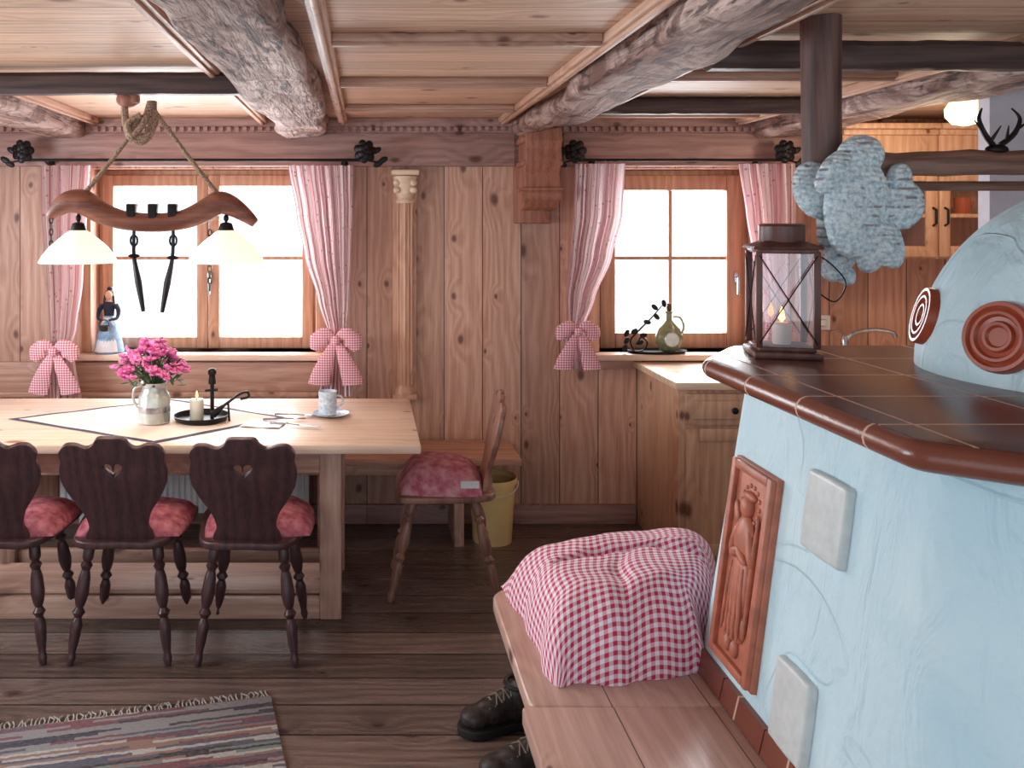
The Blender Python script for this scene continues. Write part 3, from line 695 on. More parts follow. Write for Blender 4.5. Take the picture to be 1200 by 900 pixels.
p,q=cat([top+Vector((-.01,0,.01)),P(168,145,D-.02),P(155,158,D-.02),P(150,145,D-.02),P(165,135,D-.02)],[.012]*5,5); tube(bm,p,q,10)
for t in range(6): ell(bm,top+Vector((0,0,-.0+.008*t-.02)),(.02,.02,.006))
part(r,'rope',bm,'rope')
bm=B(); ell(bm,P(150,117,D),(.045,.035,.03)); box(bm,PX(139,D),PX(163,D),D-.03,D+.02,PZ(122,D),2.115,.008); part(r,'ceiling_hook_block',bm,'corbel')
for cx_,x_ in((92,92),(265,265)):
    X=PX(x_,D); zt=PZ(270,D); zb=PZ(308,D)
    bm=B()
    pr=[(.03,0),(.045,-.01),(.07,-.03),(.105,-.062),(.13,-.095),(.142,-.118),(.14,-.12),(.126,-.095),(.10,-.062),(.066,-.034),(.04,-.014),(.02,-.006)]
    lathe(bm,pr,(X,D,zt),32); sh=part(r,'lamp_shade',bm,'shade')
    bm=B(); lathe(bm,[(.012,.03),(.022,.025),(.03,.0),(.028,-.01)],(X,D,zt),16); tube(bm,[(X,D,zt+.02),(X,D,PZ(248,D))],.005,8); ell(bm,(X,D,zt+.045),(.01,.01,.014)); part(r,'lamp_fitting',bm,'iron')
    bm=B(); ell(bm,(X,D,zt-.06),(.03,.03,.038)); part(r,'bulb',bm,'globe')
    L=bpy.data.lights.new('bulb_light','POINT'); L.energy=5; L.color=(1,.88,.7); L.shadow_soft_size=.05; lo=bpy.data.objects.new('bulb_light',L); lo.location=(X,D,zt-.13); COL.objects.link(lo)
for x_,y0,y1 in((60,255,285),(246,270,338)):
    bm=B()
    y=y0
    while y<y1:
        c=P(x_,y+3,D-.01); mr=Matrix.Rotation(math.pi/2*(int(y/7)%2),3,'Z')
        tube(bm,[c+mr@Vector((math.cos(a)*.007,0,math.sin(a)*.014)) for a in [k_*math.pi/4 for k_ in range(9)]],.0025,5); y+=7
    part(r,'chain',bm,'iron')
for pts in([(157,270),(157,300),(162,330),(168,365)],[(203,270),(202,302),(196,332),(190,366)]):
    bm=B(); p,q=cat([P(a,b,D) for a,b in pts],[.006,.007,.013,.007]); tube(bm,p,q,8); ell(bm,P(pts[1][0],pts[1][1],D),(.022,.012,.008)); 
    c=P(pts[0][0],pts[0][1]+12,D); tube(bm,[c+Vector((math.cos(a)*.013,0,math.sin(a)*.02)) for a in [k_*math.pi/5 for k_ in range(11)]],.004,6); part(r,'harness_hook',bm,'iron')
# ------------------------------------------------------------ DOLL
X=PX(128,4.64); Y=4.64; Z0=.93
r=thing('figurine','woman figurine in dirndl with white apron and basket on sill','figurine',(X,Y,Z0))
bm=B(); lathe(bm,[(.075,0),(.082,.006),(.07,.06),(.055,.12),(.032,.185),(.026,.20)],(X,Y,Z0),26); part(r,'skirt',bm,'skirt')
bm=B(); n=10
grid(bm,lambda u,v:Vector((X+math.sin((u-.5)*1.7)*(.084-.05*v),Y-math.cos((u-.5)*1.7)*(.085-.055*v),Z0+.012+.18*v)),10,10); part(r,'apron',bm,'apron')
bm=B(); p,q=cat([(X,Y,Z0+.19),(X,Y,Z0+.225),(X,Y,Z0+.262),(X,Y,Z0+.275)],[.027,.03,.037,.018]); tube(bm,p,q,16,flat=(1,.75,1)); part(r,'bodice',bm,'dress')
for sg in(-1,1):
    bm=B(); p,q=cat([(X+sg*.034,Y,Z0+.26),(X+sg*.052,Y-.005,Z0+.225),(X+sg*.05,Y-.03,Z0+.19),(X+sg*.03,Y-.06,Z0+.185)],[.014,.013,.009,.007]); tube(bm,p,q,10); ell(bm,(X+sg*.025,Y-.065,Z0+.183),(.009,.008,.007)); part(r,'arm',bm,'dress' )
bm=B(); ell(bm,(X,Y-.003,Z0+.312),(.021,.022,.026)); tube(bm,[(X,Y,Z0+.27),(X,Y,Z0+.295)],.01,10); ell(bm,(X,Y-.025,Z0+.31),(.004,.005,.004)); part(r,'head',bm,'skin')
bm=B(); ell(bm,(X,Y+.007,Z0+.318),(.025,.024,.026)); ell(bm,(X,Y+.012,Z0+.345),(.016,.016,.013)); 
for sg in(-1,1): tube(bm,[(X+sg*.02,Y,Z0+.31),(X+sg*.026,Y,Z0+.28),(X+sg*.028,Y-.004,Z0+.25)],[.008,.007,.005],8)
part(r,'hair',bm,'hair')
bm=B(); shell(bm,[(.016,0),(.022,.004),(.028,.028),(.029,.03)],.003,(X,Y-.09,Z0+.125),16); tube(bm,[(X+.027*math.cos(a),Y-.09,Z0+.153+.034*math.sin(a)) for a in [k_*math.pi/8 for k_ in range(9)]],.003,6); part(r,'basket',bm,'hair')
# ------------------------------------------------------------ SILL ITEMS RIGHT
Y=4.62; X=PX(770,Y)
bm=B(); shell(bm,[(.14,0),(.15,.004),(.158,.014),(.16,.016)],.004,(X,Y,Z0),32,Matrix.Diagonal((1,.5,1))); solo('tray','dark oval metal tray on the window sill','tray',bm,'iron',(X,Y,Z0))
X=PX(784,Y); r=thing('decanter','round bellied painted bottle with handle on tray','bottle',(X,Y,Z0+.006)); zb=Z0+.006
bm=B(); lathe(bm,[(.03,0),(.05,.01),(.072,.05),(.075,.08),(.06,.125),(.03,.155),(.017,.17),(.015,.205),(.021,.21),(.021,.22),(.012,.222)],(X,Y,zb),28,Matrix.Diagonal((1,.6,1))); part(r,'bottle_body',bm,'bottle')
bm=B(); p,q=cat([(X+.02,Y,zb+.19),(X+.06,Y,zb+.185),(X+.08,Y,zb+.14),(X+.07,Y,zb+.10)],[.006]*4); tube(bm,p,q,8); part(r,'handle',bm,'bottle')
bm=B(); lathe(bm,[(.036,-.004),(.04,0),(.036,.004)],(X,Y-.044,zb+.07),24,Matrix.Rotation(math.pi/2,3,'X')); part(r,'painted_emblem',bm,'enamel')
bm=B(); lathe(bm,[(.012,0),(.014,.02),(.01,.03),(.013,.04)],(X,Y,zb+.222),12); part(r,'stopper',bm,'wicker')
X=PX(752,Y); bm=B(); 
p,q=cat([(X-.05,Y-.03,Z0+.012),(X-.07,Y-.03,Z0+.07),(X-.03,Y-.03,Z0+.12),(X+.04,Y-.03,Z0+.19),(X+.10,Y-.03,Z0+.26)],[.005,.005,.005,.004,.003]); tube(bm,p,q,8)
p,q=cat([(X-.05,Y-.03,Z0+.012),(X+.0,Y-.03,Z0+.02),(X+.02,Y-.03,Z0+.06),(X-.01,Y-.03,Z0+.09),(X-.03,Y-.03,Z0+.06)],[.005]*5); tube(bm,p,q,8)
for dx,dz in((-.09,.07),(-.05,.12),(-.09,.11),(0,.10),(.02,.17),(.07,.20),(.06,.25),(.11,.27),(-.02,.06),(-.1,.03)): ell(bm,(X+dx,Y-.03,Z0+dz),(.022,.006,.013),Matrix.Rotation(dx*12,3,'Y'),10,6)
solo('ornamental_twig','dark wrought metal twig ornament with leaves on sill','ornament',bm,'iron',(X-.05,Y-.03,Z0))
# ------------------------------------------------------------ KITCHEN
def lower(x0,x1,label):
    r=thing('kitchen_cabinet',label,'cabinet',((x0+x1)/2,4.3,0),group='pine base cabinets'); y0=4.03
    bm=B(); box(bm,x0,x1,y0,WY-.005,.0,.85,.003); part(r,'body',bm,'cab')
    bm=B(); box(bm,x0+.03,x1-.03,y0-.02,y0,.68,.83,.006); box(bm,x0+.06,x1-.06,y0-.027,y0-.02,.71,.80,.005); d=part(r,'drawer',bm,'cab')
    bm=B(); mx=(x0+x1)/2; tube(bm,[(mx,y0-.027,.755),(mx,y0-.045,.755)],[.008,.014],12); ell(bm,(mx,y0-.048,.755),(.016,.01,.016)); part(d,'knob',bm,'iron')
    bm=B(); a,b,z0,z1=x0+.03,x1-.03,.06,.665; f=.06
    box(bm,a,a+f,y0-.02,y0,z0,z1,.005);box(bm,b-f,b,y0-.02,y0,z0,z1,.005);box(bm,a+f,b-f,y0-.02,y0,z0,z0+f,.005);box(bm,a+f,b-f,y0-.02,y0,z1-f,z1,.005);box(bm,a+f-.005,b-f+.005,y0-.01,y0,z0+f-.005,z1-f+.005); d=part(r,'door',bm,'cab')
    bm=B(); ell(bm,(b-.03,y0-.035,.56),(.014,.014,.014)); part(d,'knob',bm,'iron')
lower(1.47,1.97,'pine base cabinet with drawer and panelled door'); lower(1.98,2.6,'pine base cabinet with drawer and panelled door'); lower(2.61,3.3,'pine base cabinet with drawer and panelled door')
bm=B(); box(bm,1.445,3.32,3.99,WY-.005,.85,.886,.008); solo('worktop','light pine worktop on the base cabinets','worktop',bm,'cabtop',(2.4,4.3,.85))
def upper(x0,x1,hx,label):
    r=thing('wall_cabinet',label,'wall cabinet',((x0+x1)/2,4.5,1.45),group='pine wall cabinets'); y0=4.36; z0,z1=1.45,2.08
    bm=B(); t=.018; box(bm,x0,x1,WY-.015,WY-.002,z0,z1); box(bm,x0,x0+t,y0,WY-.015,z0,z1);box(bm,x1-t,x1,y0,WY-.015,z0,z1);box(bm,x0+t,x1-t,y0,WY-.015,z0,z0+t);box(bm,x0+t,x1-t,y0,WY-.015,z1-t,z1);box(bm,x0+t,x1-t,y0+.03,WY-.015,1.66,1.675); box(bm,x0-.0,x1,y0-.03,WY-.002,z1,z1+.03,.008); box(bm,x0,x1,y0-.05,WY-.002,z1+.03,z1+.06,.008); part(r,'body',bm,'cab')
    bm=B(); f=.055; a,b=x0+.004,x1-.004; zz0,zz1=z0+.01,1.90
    box(bm,x0,x1,y0-.018,y0,1.905,z1,.004)
    mx=(a+b)/2
    box(bm,a,a+f,y0-.02,y0,zz0,zz1,.005);box(bm,b-f,b,y0-.02,y0,zz0,zz1,.005);box(bm,a+f,b-f,y0-.02,y0,zz0,zz0+f,.005);box(bm,a+f,b-f,y0-.02,y0,zz1-f,zz1,.005);box(bm,a+f,b-f,y0-.018,y0,1.66,1.68,.004); d=part(r,'door',bm,'cab')
    bm=B(); box(bm,a+f-.004,b-f+.004,y0-.012,y0-.009,zz0+f-.004,zz1-f+.004); part(d,'glass_pane',bm,'lglass')
    bm=B(); tube(bm,[(hx,y0-.02,1.62),(hx,y0-.045,1.63),(hx,y0-.045,1.70),(hx,y0-.02,1.71)],.006,8); part(d,'handle',bm,'iron')
upper(2.42,2.905,2.88,'pine wall cabinet with glazed door'); upper(2.91,3.4,2.94,'pine wall cabinet with glazed door')
for x,zz in((2.62,1.676),(2.76,1.676),(3.03,1.676),(3.14,1.676),(2.70,1.469)):
    r=thing('mug','orange ceramic mug inside glazed wall cabinet','cup',(x,4.5,zz),group='orange mugs in wall cabinet')
    bm=B(); shell(bm,[(.03,0),(.035,.003),(.04,.085),(.041,.09)],.003,(x,4.5,zz),20); part(r,'mug_body',bm,'orange')
    bm=B(); p,q=cat([(x+.038,4.5,zz+.075),(x+.06,4.5,zz+.06),(x+.036,4.5,zz+.025)],[.004]*3); tube(bm,p,q,6); part(r,'handle',bm,'orange')
X=2.52; bm=B(); Y=4.5; lathe(bm,[(.03,0),(.03,.01),(.02,.02),(.018,.10),(.02,.13),(.012,.15)],(X,Y,.886),16)
p,q=cat([(X,Y,.99),(X+.03,Y-.02,1.05),(X+.12,Y-.05,1.075),(X+.2,Y-.08,1.065),(X+.215,Y-.085,1.04)],[.011]*5); tube(bm,p,q,10)
p,q=cat([(X,Y,1.03),(X-.03,Y-.01,1.065),(X-.09,Y-.02,1.06)],[.008,.007,.006]); tube(bm,p,q,8)
solo('faucet','chrome kitchen faucet behind the stove','faucet',bm,'steel',(X,Y,.886))
bm=B(); X=PX(963,WY); Z=PZ(378,WY); box(bm,X-.04,X+.04,WY-.014,WY,Z-.04,Z+.04,.004); lathe(bm,[(.022,0),(.02,-.006),(.018,.004)],(X,WY-.014,Z),20,Matrix.Rotation(math.pi/2,3,'X')); solo('power_outlet','white square power outlet on the pine wall','outlet',bm,'white',(X,WY,Z-.04))
X=PX(1131,3.75);Y=3.75; r=thing('ceiling_lamp','round glowing glass ceiling lamp in kitchen','ceiling lamp',(X,Y,CZ))
bm=B(); lathe(bm,[(.05,0),(.05,-.02),(.035,-.03)],(X,Y,CZ),24); part(r,'base',bm,'iron')
bm=B(); lathe(bm,[(.035,-.022),(.06,-.035),(.078,-.065),(.075,-.10),(.05,-.13),(.01,-.14)],(X,Y,CZ),24); part(r,'lamp_shade',bm,'globe')
L=bpy.data.lights.new('kitchen_bulb','POINT'); L.energy=10; L.color=(1,.84,.6); L.shadow_soft_size=.08; lo=bpy.data.objects.new('kitchen_bulb',L); lo.location=(X-.05,Y,CZ-.22); COL.objects.link(lo)
# ------------------------------------------------------------ STOVE
st=thing('masonry_stove','white plastered masonry stove with brown tiled top and dome','stove',(1.6,1.8,0))
top=[(.985,2.23),(.985,1.46),(1.36,1.19),(2.2,1.19),(2.2,2.44),(1.13,2.44)]
bot=[(.825,2.32),(.83,1.40),(1.27,1.08),(2.3,1.08),(2.3,2.56),(1.06,2.56)]
def poly_round(pts,r,n=5):
    out=[];m=len(pts)
    for i in range(m):
        p0=Vector(pts[i-1]);p1=Vector(pts[i]);p2=Vector(pts[(i+1)%m]); a=p1+(p0-p1).normalized()*r;b=p1+(p2-p1).normalized()*r
        for k_ in range(n+1):
            t=k_/n; out.append((1-t)**2*a+2*t*(1-t)*p1+t*t*b)
    return out
tp=poly_round(top,.05);bp=poly_round(bot,.05); bm=B(); rings=[]; nl=14
for j in range(nl+1):
    t=j/nl; rings.append([bm.verts.new((b_.x*(1-t)+a_.x*t,b_.y*(1-t)+a_.y*t,1.216*t)) for a_,b_ in zip(tp,bp)])
m=len(tp)
for j in range(nl):
    for i in range(m): bm.faces.new((rings[j][i],rings[j][(i+1)%m],rings[j+1][(i+1)%m],rings[j+1][i]))
bm.faces.new(rings[0][::-1]); bm.faces.new(rings[-1]); part(st,'stove_body',bm,'plaster')
slab=poly_round([(.92,2.28),(.92,1.42),(1.32,1.12),(2.28,1.12),(2.28,2.52),(1.09,2.52)],.02,3)
bm=prism([[(p[0],p[1]) for p in slab]],.035,Matrix.Translation((0,0,1.2525)),.004); part(st,'tiled_top',bm,'tile')
bm=B(); n_=len(slab); sl=[Vector((p[0],p[1],1.244)) for p in slab]
tube(bm,sl+[sl[0]],.0258,14); part(st,'tile_edging',bm,'tileedge')
def facex(z): return .825+(z/1.216)*.16
bm=B(); 
for i in range(4):
    y0=1.46+i*.215; a=.455;b=.51
    vs=[bm.verts.new(v) for v in ((facex(a)-.018,y0,a),(facex(b)-.012,y0,b),(facex(b)-.012,y0+.21,b),(facex(a)-.018,y0+.21,a),(facex(a)+.02,y0,a),(facex(b)+.02,y0,b),(facex(b)+.02,y0+.21,b),(facex(a)+.02,y0+.21,a))]
    for f in((0,1,2,3),(4,7,6,5),(0,4,5,1),(1,5,6,2),(2,6,7,3),(3,7,4,0)): bm.faces.new([vs[k_] for k_ in f])
part(st,'base_tile',bm,'tileedge')
sl_=Vector((.16,0,1.216)).normalized(); nn=Vector((-sl_.z,0,sl_.x)); uu=Vector((0,-1,0))
def fm(D_,z): 
    o=Vector((facex(z),D_,z)); return Matrix(((uu.x,sl_.x,nn.x,o.x),(uu.y,sl_.y,nn.y,o.y),(uu.z,sl_.z,nn.z,o.z),(0,0,0,1)))
F1=fm(2.075,.79); w,h=.105,.245
plq=B(); prism([[(-w,-h),(w,-h),(w,h),(-w,h)]],.03,F1@Matrix.Translation((0,0,.0)),.004,plq)
def fb(bm,x0,x1,y0,y1,z0,z1): 
    n0=set(bm.verts); box(bm,x0,x1,y0,y1,z0,z1,.004); bmesh.ops.transform(bm,matrix=F1,verts=[v for v in bm.verts if v not in n0])
for a in((-w,-w+.022,-h,h),(w-.022,w,-h,h),(-w+.022,w-.022,-h,-h+.022),(-w+.022,w-.022,h-.022,h)): fb(plq,*a,.01,.028)
pl=part(st,'terracotta_plaque',plq,'terra','terracotta relief plaque with standing robed figure')
bm=B()
def fe(c,r_,rot=0): 
    n0=set(bm.verts); ell(bm,(c[0],c[1],c[2]-.009),r_,Matrix.Rotation(rot,3,'Z')); bmesh.ops.transform(bm,matrix=F1,verts=[v for v in bm.verts if v not in n0])
fe((0,.15,.03),(.022,.028,.018)); fe((0,.175,.027),(.03,.012,.012)); fe((0,.07,.028),(.045,.06,.018)); fe((0,-.05,.027),(.05,.10,.016)); fe((0,-.13,.026),(.058,.05,.014))
for sg in(-1,1): fe((sg*.04,.06,.03),(.014,.05,.014),sg*.35); fe((sg*.015,.035,.04),(.03,.012,.01),-sg*.5); fe((sg*.018,-.19,.027),(.014,.022,.012)); 
for k_ in range(-2,3): fe((k_*.018,-.08,.038),(.005,.09,.006),k_*.04)
fe((.055,.0,.028),(.006,.15,.008)); fe((-.058,.12,.026),(.012,.03,.008),.4); 
for k_ in range(14): 
    a=k_*math.pi/7; fe((math.cos(a)*.045,.155+math.sin(a)*.045,.024),(.006,.006,.005))
part(pl,'relief_figure',bm,'terra')
def ctile(D_,z,ww,hh):
    m=fm(D_,z); bm=B(); pts=smoothclosed([(-ww,-hh*.8),(-ww*.8,-hh),(ww*.8,-hh),(ww,-hh*.8),(ww,hh*.8),(ww*.8,hh),(-ww*.8,hh),(-ww,hh*.8)],3)
    prism([[(p[0],p[1]) for p in pts]],.03,m@Matrix.Translation((0,0,.004)),.008,bm); part(st,'relief_tile',bm,'ctile','pale square glazed relief tile')
ctile(1.765,1.02,.066,.075); ctile(1.80,.60,.06,.08)
dc=Vector((1.78,2.0,1.268)); R=.42; RZ=.47
bm=B(); prof=[(R+.01,0)]+[(R*math.cos(t),RZ*math.sin(t)) for t in [k_*math.pi/2/20 for k_ in range(21)]]
lathe(bm,prof,dc,56); part(st,'oven_dome',bm,'plaster')
def bowl(az,el_,r_):
    az=math.radians(az); n=Vector((-math.cos(az)*math.cos(el_),-math.sin(az)*math.cos(el_),math.sin(el_))); pos=dc+Vector((n.x*R,n.y*R,n.z*RZ)); 
    nn_=Vector((n.x/R,n.y/R,n.z/RZ)).normalized(); rot=nn_.to_track_quat('Z','Y').to_matrix()
    bm=B(); lathe(bm,[(r_,-.03),(r_,.008),(r_*.96,.015),(r_*.86,.015),(r_*.80,.009),(r_*.74,.012),(r_*.70,.016),(r_*.62,.016),(r_*.56,.009),(r_*.45,.007),(r_*.40,.014),(r_*.32,.014),(r_*.26,.008),(.002,.008)],pos,40,rot); part(st,'ceramic_bowl_tile',bm,'bowl','round glazed red brown ceramic tile')
bowl(-20,.28,.072); bowl(18,.24,.08)
r=thing('stove_bench','pale pine bench built around the stove','bench',(.6,2.1,0))
b1=poly_round([(.405,2.09),(.90,2.09),(.90,2.36),(1.04,2.6),(1.6,2.6),(1.6,2.78),(.47,2.78),(.405,2.71)],.03,3)
b1=[(p[0],p[1]) for p in b1]
bm=prism([b1],.045,Matrix.Translation((0,0,.4275)),.008); part(r,'seat_board',bm,'bench')
bm=B(); box(bm,.378,.875,1.0,2.083,.405,.453,.008); part(r,'seat_board',bm,'bench')
bm=B(); box(bm,.60,.63,1.0,2.72,0,.405,.003); part(r,'front_panel',bm,'dark')
for y in(2.05,1.2):
    bm=B(); box(bm,.53,.60,y,y+.07,0,.405,.006); part(r,'leg',bm,'tleg')
cn=[Vector((.485,2.165,0)),Vector((.895,2.23,0)),Vector((1.18,2.85,0)),Vector((.435,2.775,0))]
def groove(a,b):
    c_=.52+.14*math.sin(a*3.0)-.08*a; g=.05*math.exp(-((b-c_)/.03)**2)*min(1,max(0,(a-.1)*4))
    g+=.02*math.exp(-((a-.42-.15*b)/.06)**2)*max(0,1-abs(b-.3)*3)
    return g
bm=B(); pillow(bm,0,0,.225,(0,0,.451),4,corners=cn,groove=groove,n=90,wr=.008,e=6.5,hf=lambda a,b:1-.42*(1-a)*b+.12*a*b)
solo('duvet','red and white gingham duvet bunched on the stove bench','duvet',bm,'duvet',(.7,2.5,.451))
def shoe(loc,rot,label):
    r=thing('hiking_shoe',label,'shoe',loc,group='hiking shoes'); ORG[r.name]=Vector((0,0,0))
    bm=B(); ell(bm,(-.09,0,.05),(.055,.045,.035)); ell(bm,(-.03,0,.06),(.07,.042,.045)); ell(bm,(.06,0,.06),(.07,.04,.05)); tube(bm,[(.055,0,.06),(.065,0,.13)],[.045,.042],14); ell(bm,(.02,0,.085),(.05,.035,.04))
    bm=voxel(bm,.008,4)
    dl=[v for v in bm.verts if v.co.z<.02]
    for v in dl: v.co.z=.02
    part(r,'upper',bm,'leather')
    ol=smoothclosed([(-.148,0),(-.12,-.042),(-.06,-.05),(.03,-.038),(.10,-.042),(.132,0),(.10,.042),(.03,.038),(-.06,.05),(-.12,.042)],4)
    bm=prism([[(p[0],p[1]) for p in ol]],.026,Matrix.Translation((0,0,.0165)),.004)
    for i in range(9):
        x=-.12+i*.028; box(bm,x,x+.014,-.04,.04,0,.006)
    part(r,'sole',bm,'sole')
    bm=B()
    for i in range(4):
        x=-.055+i*.025; z=.098+i*.010; tube(bm,[(x,-.03,z-.015),(x+.012,0,z+.006),(x+.02,.03,z-.01)],.003,6); tube(bm,[(x,.03,z-.015),(x+.012,0,z+.007),(x+.02,-.03,z-.01)],.003,6)
    part(r,'laces',bm,'lace')
    bm=B(); tube(bm,[(.065+.046*math.cos(a),.046*math.sin(a),.135) for a in [k_*math.pi/8 for k_ in range(17)]],.008,8); part(r,'collar',bm,'sole')
    r.location=loc; r.rotation_euler=(0,0,rot); return r
shoe((.435,2.76,0),.3,'dark grey brown laced hiking shoe beside the stove bench')
shoe((.465,2.50,0),.2,'dark grey brown laced hiking shoe under the stove bench')
# ------------------------------------------------------------ RUG
C=Vector((-.33,2.93,0)); dl=(Vector((-1.17,2.735,0))-C).normalized(); ang=math.atan2(-dl.y,-dl.x)
r=thing('rag_rug','multicoloured striped woven rag rug with fringe on floor','rug',(0,0,0)); 
bm=B(); box(bm,-1.3,0,-1.6,0,.001,.011,.003); o1=part(r,'rug_body',bm,'rug')
bm=B()
for i in range(100):
    x=-.008-i*.0130; tube(bm,[(x,-.004,.008),(x+random.uniform(-.008,.008),.02,.008),(x+random.uniform(-.015,.015),.045,.004)],.0028,5)
part(r,'fringe',bm,'fringe',kind='stuff')
r.location=C; r.rotation_euler=(0,0,ang)
# ------------------------------------------------------------ LANTERN
lx,ly,lz=1.135,2.335,1.2702; 
r=thing('lantern','brown metal lantern with glass panes and lit candle on stove','lantern',(lx,ly,lz)); ORG[r.name]=Vector((0,0,0))
w=.071
bm=B(); box(bm,-w-.014,w+.014,-w-.014,w+.014,0,.018,.004); box(bm,-w,w,-w,w,.018,.03,.003); part(r,'base',bm,'lanternwood')
bm=B()
for sx in(-1,1):
    for sy in(-1,1): box(bm,sx*w-.008,sx*w+.008,sy*w-.008,sy*w+.008,.028,.285,.002)
box(bm,-w-.004,w+.004,-w-.004,w+.004,.28,.292,.003)
part(r,'frame',bm,'lanternwood')
bm=B()
for sx in(-1,1):
    tube(bm,[(sx*(w+.008),-w,.04),(sx*(w+.008),w,.275)],.0018,6); tube(bm,[(sx*(w+.008),w,.04),(sx*(w+.008),-w,.275)],.0018,6)
    tube(bm,[(-w,sx*(w+.008),.04),(w,sx*(w+.008),.275)],.0018,6); tube(bm,[(w,sx*(w+.008),.04),(-w,sx*(w+.008),.275)],.0018,6)
part(r,'wire_guard',bm,'iron')
bm=B()
for sx in(-1,1): box(bm,sx*(w-.002)-.001,sx*(w-.002)+.001,-w+.008,w-.008,.031,.279); box(bm,-w+.008,w-.008,sx*(w-.002)-.001,sx*(w-.002)+.001,.031,.279)
part(r,'glass_pane',bm,'lglass')
bm=B(); lathe(bm,[(.122,.292),(.118,.298),(.07,.312),(.06,.314)],(0,0,0),4,Matrix.Rotation(math.pi/4,3,'Z')); lathe(bm,[(.055,.305),(.058,.312),(.058,.352),(.061,.356),(.05,.36)],(0,0,0),24); part(r,'roof',bm,'lanternwood')
bm=B(); p,q=cat([(w+.01,0,.28),(w+.05,-.01,.25),(w+.085,-.01,.20),(w+.06,-.01,.15),(w+.02,-.02,.17)],[.002]*5,5); tube(bm,p,q,6); part(r,'handle',bm,'iron')
r.location=(lx,ly,lz); r.rotation_euler=(0,0,math.radians(-14))
r=thing('candle','small white lit candle inside the lantern','candle',(lx,ly,lz+.0305))
bm=B(); lathe(bm,[(.022,0),(.024,.003),(.024,.055),(.018,.06),(.005,.056)],(lx,ly,lz+.0305),18); part(r,'wax',bm,'candle')
bm=B(); lathe(bm,[(.001,.0),(.009,.010),(.006,.024),(.0005,.042)],(lx,ly,lz+.091),12); part(r,'flame',bm,'flame')
# ------------------------------------------------------------ POST, RAILS, MITTS
PY=2.36; px_=PX(963,PY)
r=thing('drying_rack','dark wooden post and log rails hanging above stove','drying rack',(px_,PY,1.68))
bm=B(); tube(bm,[(px_,PY,1.68),(px_,PY,1.72),(px_,PY,1.95),(px_,PY,CZ-.001)],[.046,.05,.05,.052],16,rfun=lambda i,a:1+.05*math.sin(a*3+i)); part(r,'post',bm,'post')
bm=B(); tube(bm,[(2.24,2.3,1.7),(2.24,2.3,CZ-.001)],.05,14); part(r,'post',bm,'post')
bm=B(); n=16; p=[(px_+.04+(2.3-px_-.04)*i/(n-1),PY-.04-.02*i/n,1.79+.012*i/n+.006*noise.noise(Vector((i*.7,0,0)))) for i in range(n)]; tube(bm,p,[.034+.004*noise.noise(Vector((i*.9,3,0))) for i in range(n)],14); part(r,'rail',bm,'rail')
bm=B(); p=[(px_+.04+(2.3-px_-.04)*i/(n-1),PY+.04-.03*i/n,1.735-.0*i/n) for i in range(n)]; tube(bm,p,.014,10); part(r,'thin_rail',bm,'rail')
def mitt(lobes,D,label):
    bm=B()
    for (x,y,a,b,rot,dd,dp) in lobes: ell(bm,P(x,y,D+dd),(a*D/F,dp,b*D/F),Matrix.Rotation(math.radians(rot),3,'Y'),20,14)
    bm=voxel(bm,.006,4)
    for v in bm.verts:
        nz=noise.noise(v.co*14)*.004+noise.noise(v.co*60)*.002; v.co+=v.normal*nz
    cx=sum((v.co for v in bm.verts),Vector())/len(bm.verts)
    solo('knitted_slipper',label,'slipper',bm,'blueknit',cx,group='knitted slippers on the drying rail')
MD=2.25
mitt([(1003,242,38,60,8,0,.03),(1008,182,28,24,0,.02,.04),(1059,240,25,30,20,.005,.024),(1042,288,18,29,-15,-.01,.022),(1018,304,15,18,0,.01,.022),(1054,207,15,17,0,.01,.028),(975,202,15,30,35,-.015,.026)],MD,'pale blue grey knitted slipper draped over log rail')
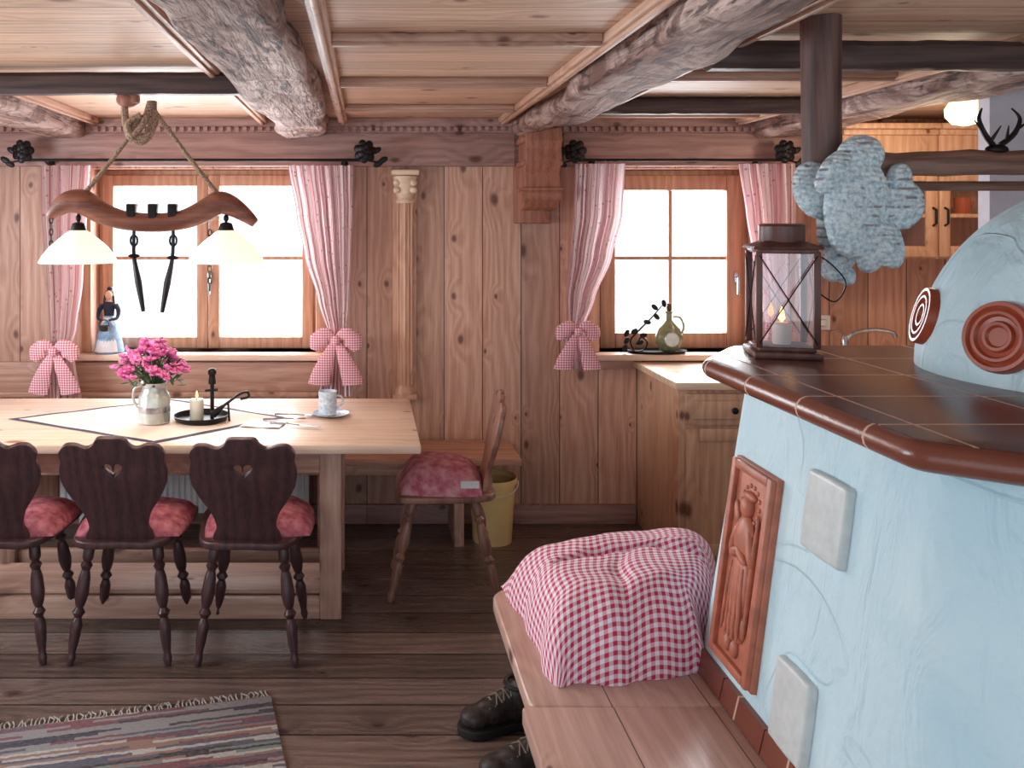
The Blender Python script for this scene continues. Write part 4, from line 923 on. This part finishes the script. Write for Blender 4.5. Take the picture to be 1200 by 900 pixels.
mitt([(955,222,26,36,-20,0,.03),(982,275,25,44,-12,.02,.03),(978,314,16,18,20,0,.025),(992,324,11,12,0,0,.02),(978,188,18,18,30,.01,.03)],MD+.075,'pale blue grey knitted slipper hanging beside another')
def antler(x,z,flip,label):
    Y=PY-.05; bm=B()
    ell(bm,(x,Y,z-.012*flip),(.03,.02,.015))
    for sg in(-1,1):
        p,q=cat([(x+sg*.01,Y,z),(x+sg*.04,Y-.01,z+flip*.03),(x+sg*.055,Y-.01,z+flip*.07),(x+sg*.04,Y,z+flip*.10)],[.008,.007,.005,.002]); tube(bm,p,q,8)
        tube(bm,[(x+sg*.045,Y-.01,z+flip*.04),(x+sg*.075,Y-.02,z+flip*.065)],[.005,.0015],7); tube(bm,[(x+sg*.02,Y-.01,z+flip*.015),(x+sg*.01,Y-.03,z+flip*.05)],[.005,.0015],7)
    solo('antler',label,'antler',bm,'iron',(x,Y,z))
antler(PX(1168,2.31),1.842,1,'small dark deer antlers mounted on log rail')
# ------------------------------------------------------------ LIGHT
w=bpy.data.worlds.new('World'); SC.world=w; w.use_nodes=True; bg=w.node_tree.nodes['Background']; bg.inputs[0].default_value=(.80,.92,1.0,1); bg.inputs[1].default_value=1.7
def area(nm,loc,rot,sx,sy,e,c):
    L=bpy.data.lights.new(nm,'AREA'); L.shape='RECTANGLE'; L.size=sx; L.size_y=sy; L.energy=e; L.color=c; o=bpy.data.objects.new(nm,L); o.location=loc; o.rotation_euler=rot; COL.objects.link(o)
area('window_daylight',(-.89,5.05,1.5),(math.radians(-90),0,0),1.3,1.2,85,(.92,.96,1))
area('window_daylight_small',(1.7,5.05,1.5),(math.radians(-90),0,0),1.0,1.2,62,(.92,.96,1))
area('side_daylight',(-2.9,2.85,1.45),(math.radians(90),0,math.radians(-90)),1.7,1.0,70,(.82,.93,1))
cam=bpy.data.cameras.new('Camera'); co=bpy.data.objects.new('Camera',cam); COL.objects.link(co)
co.location=(0,0,H); co.rotation_euler=(math.radians(90),0,0); cam.sensor_width=36; cam.lens=30; cam.shift_x=170/1200; cam.shift_y=-188/1200; cam.clip_start=.05
SC.camera=co
SC.view_settings.view_transform='Standard'
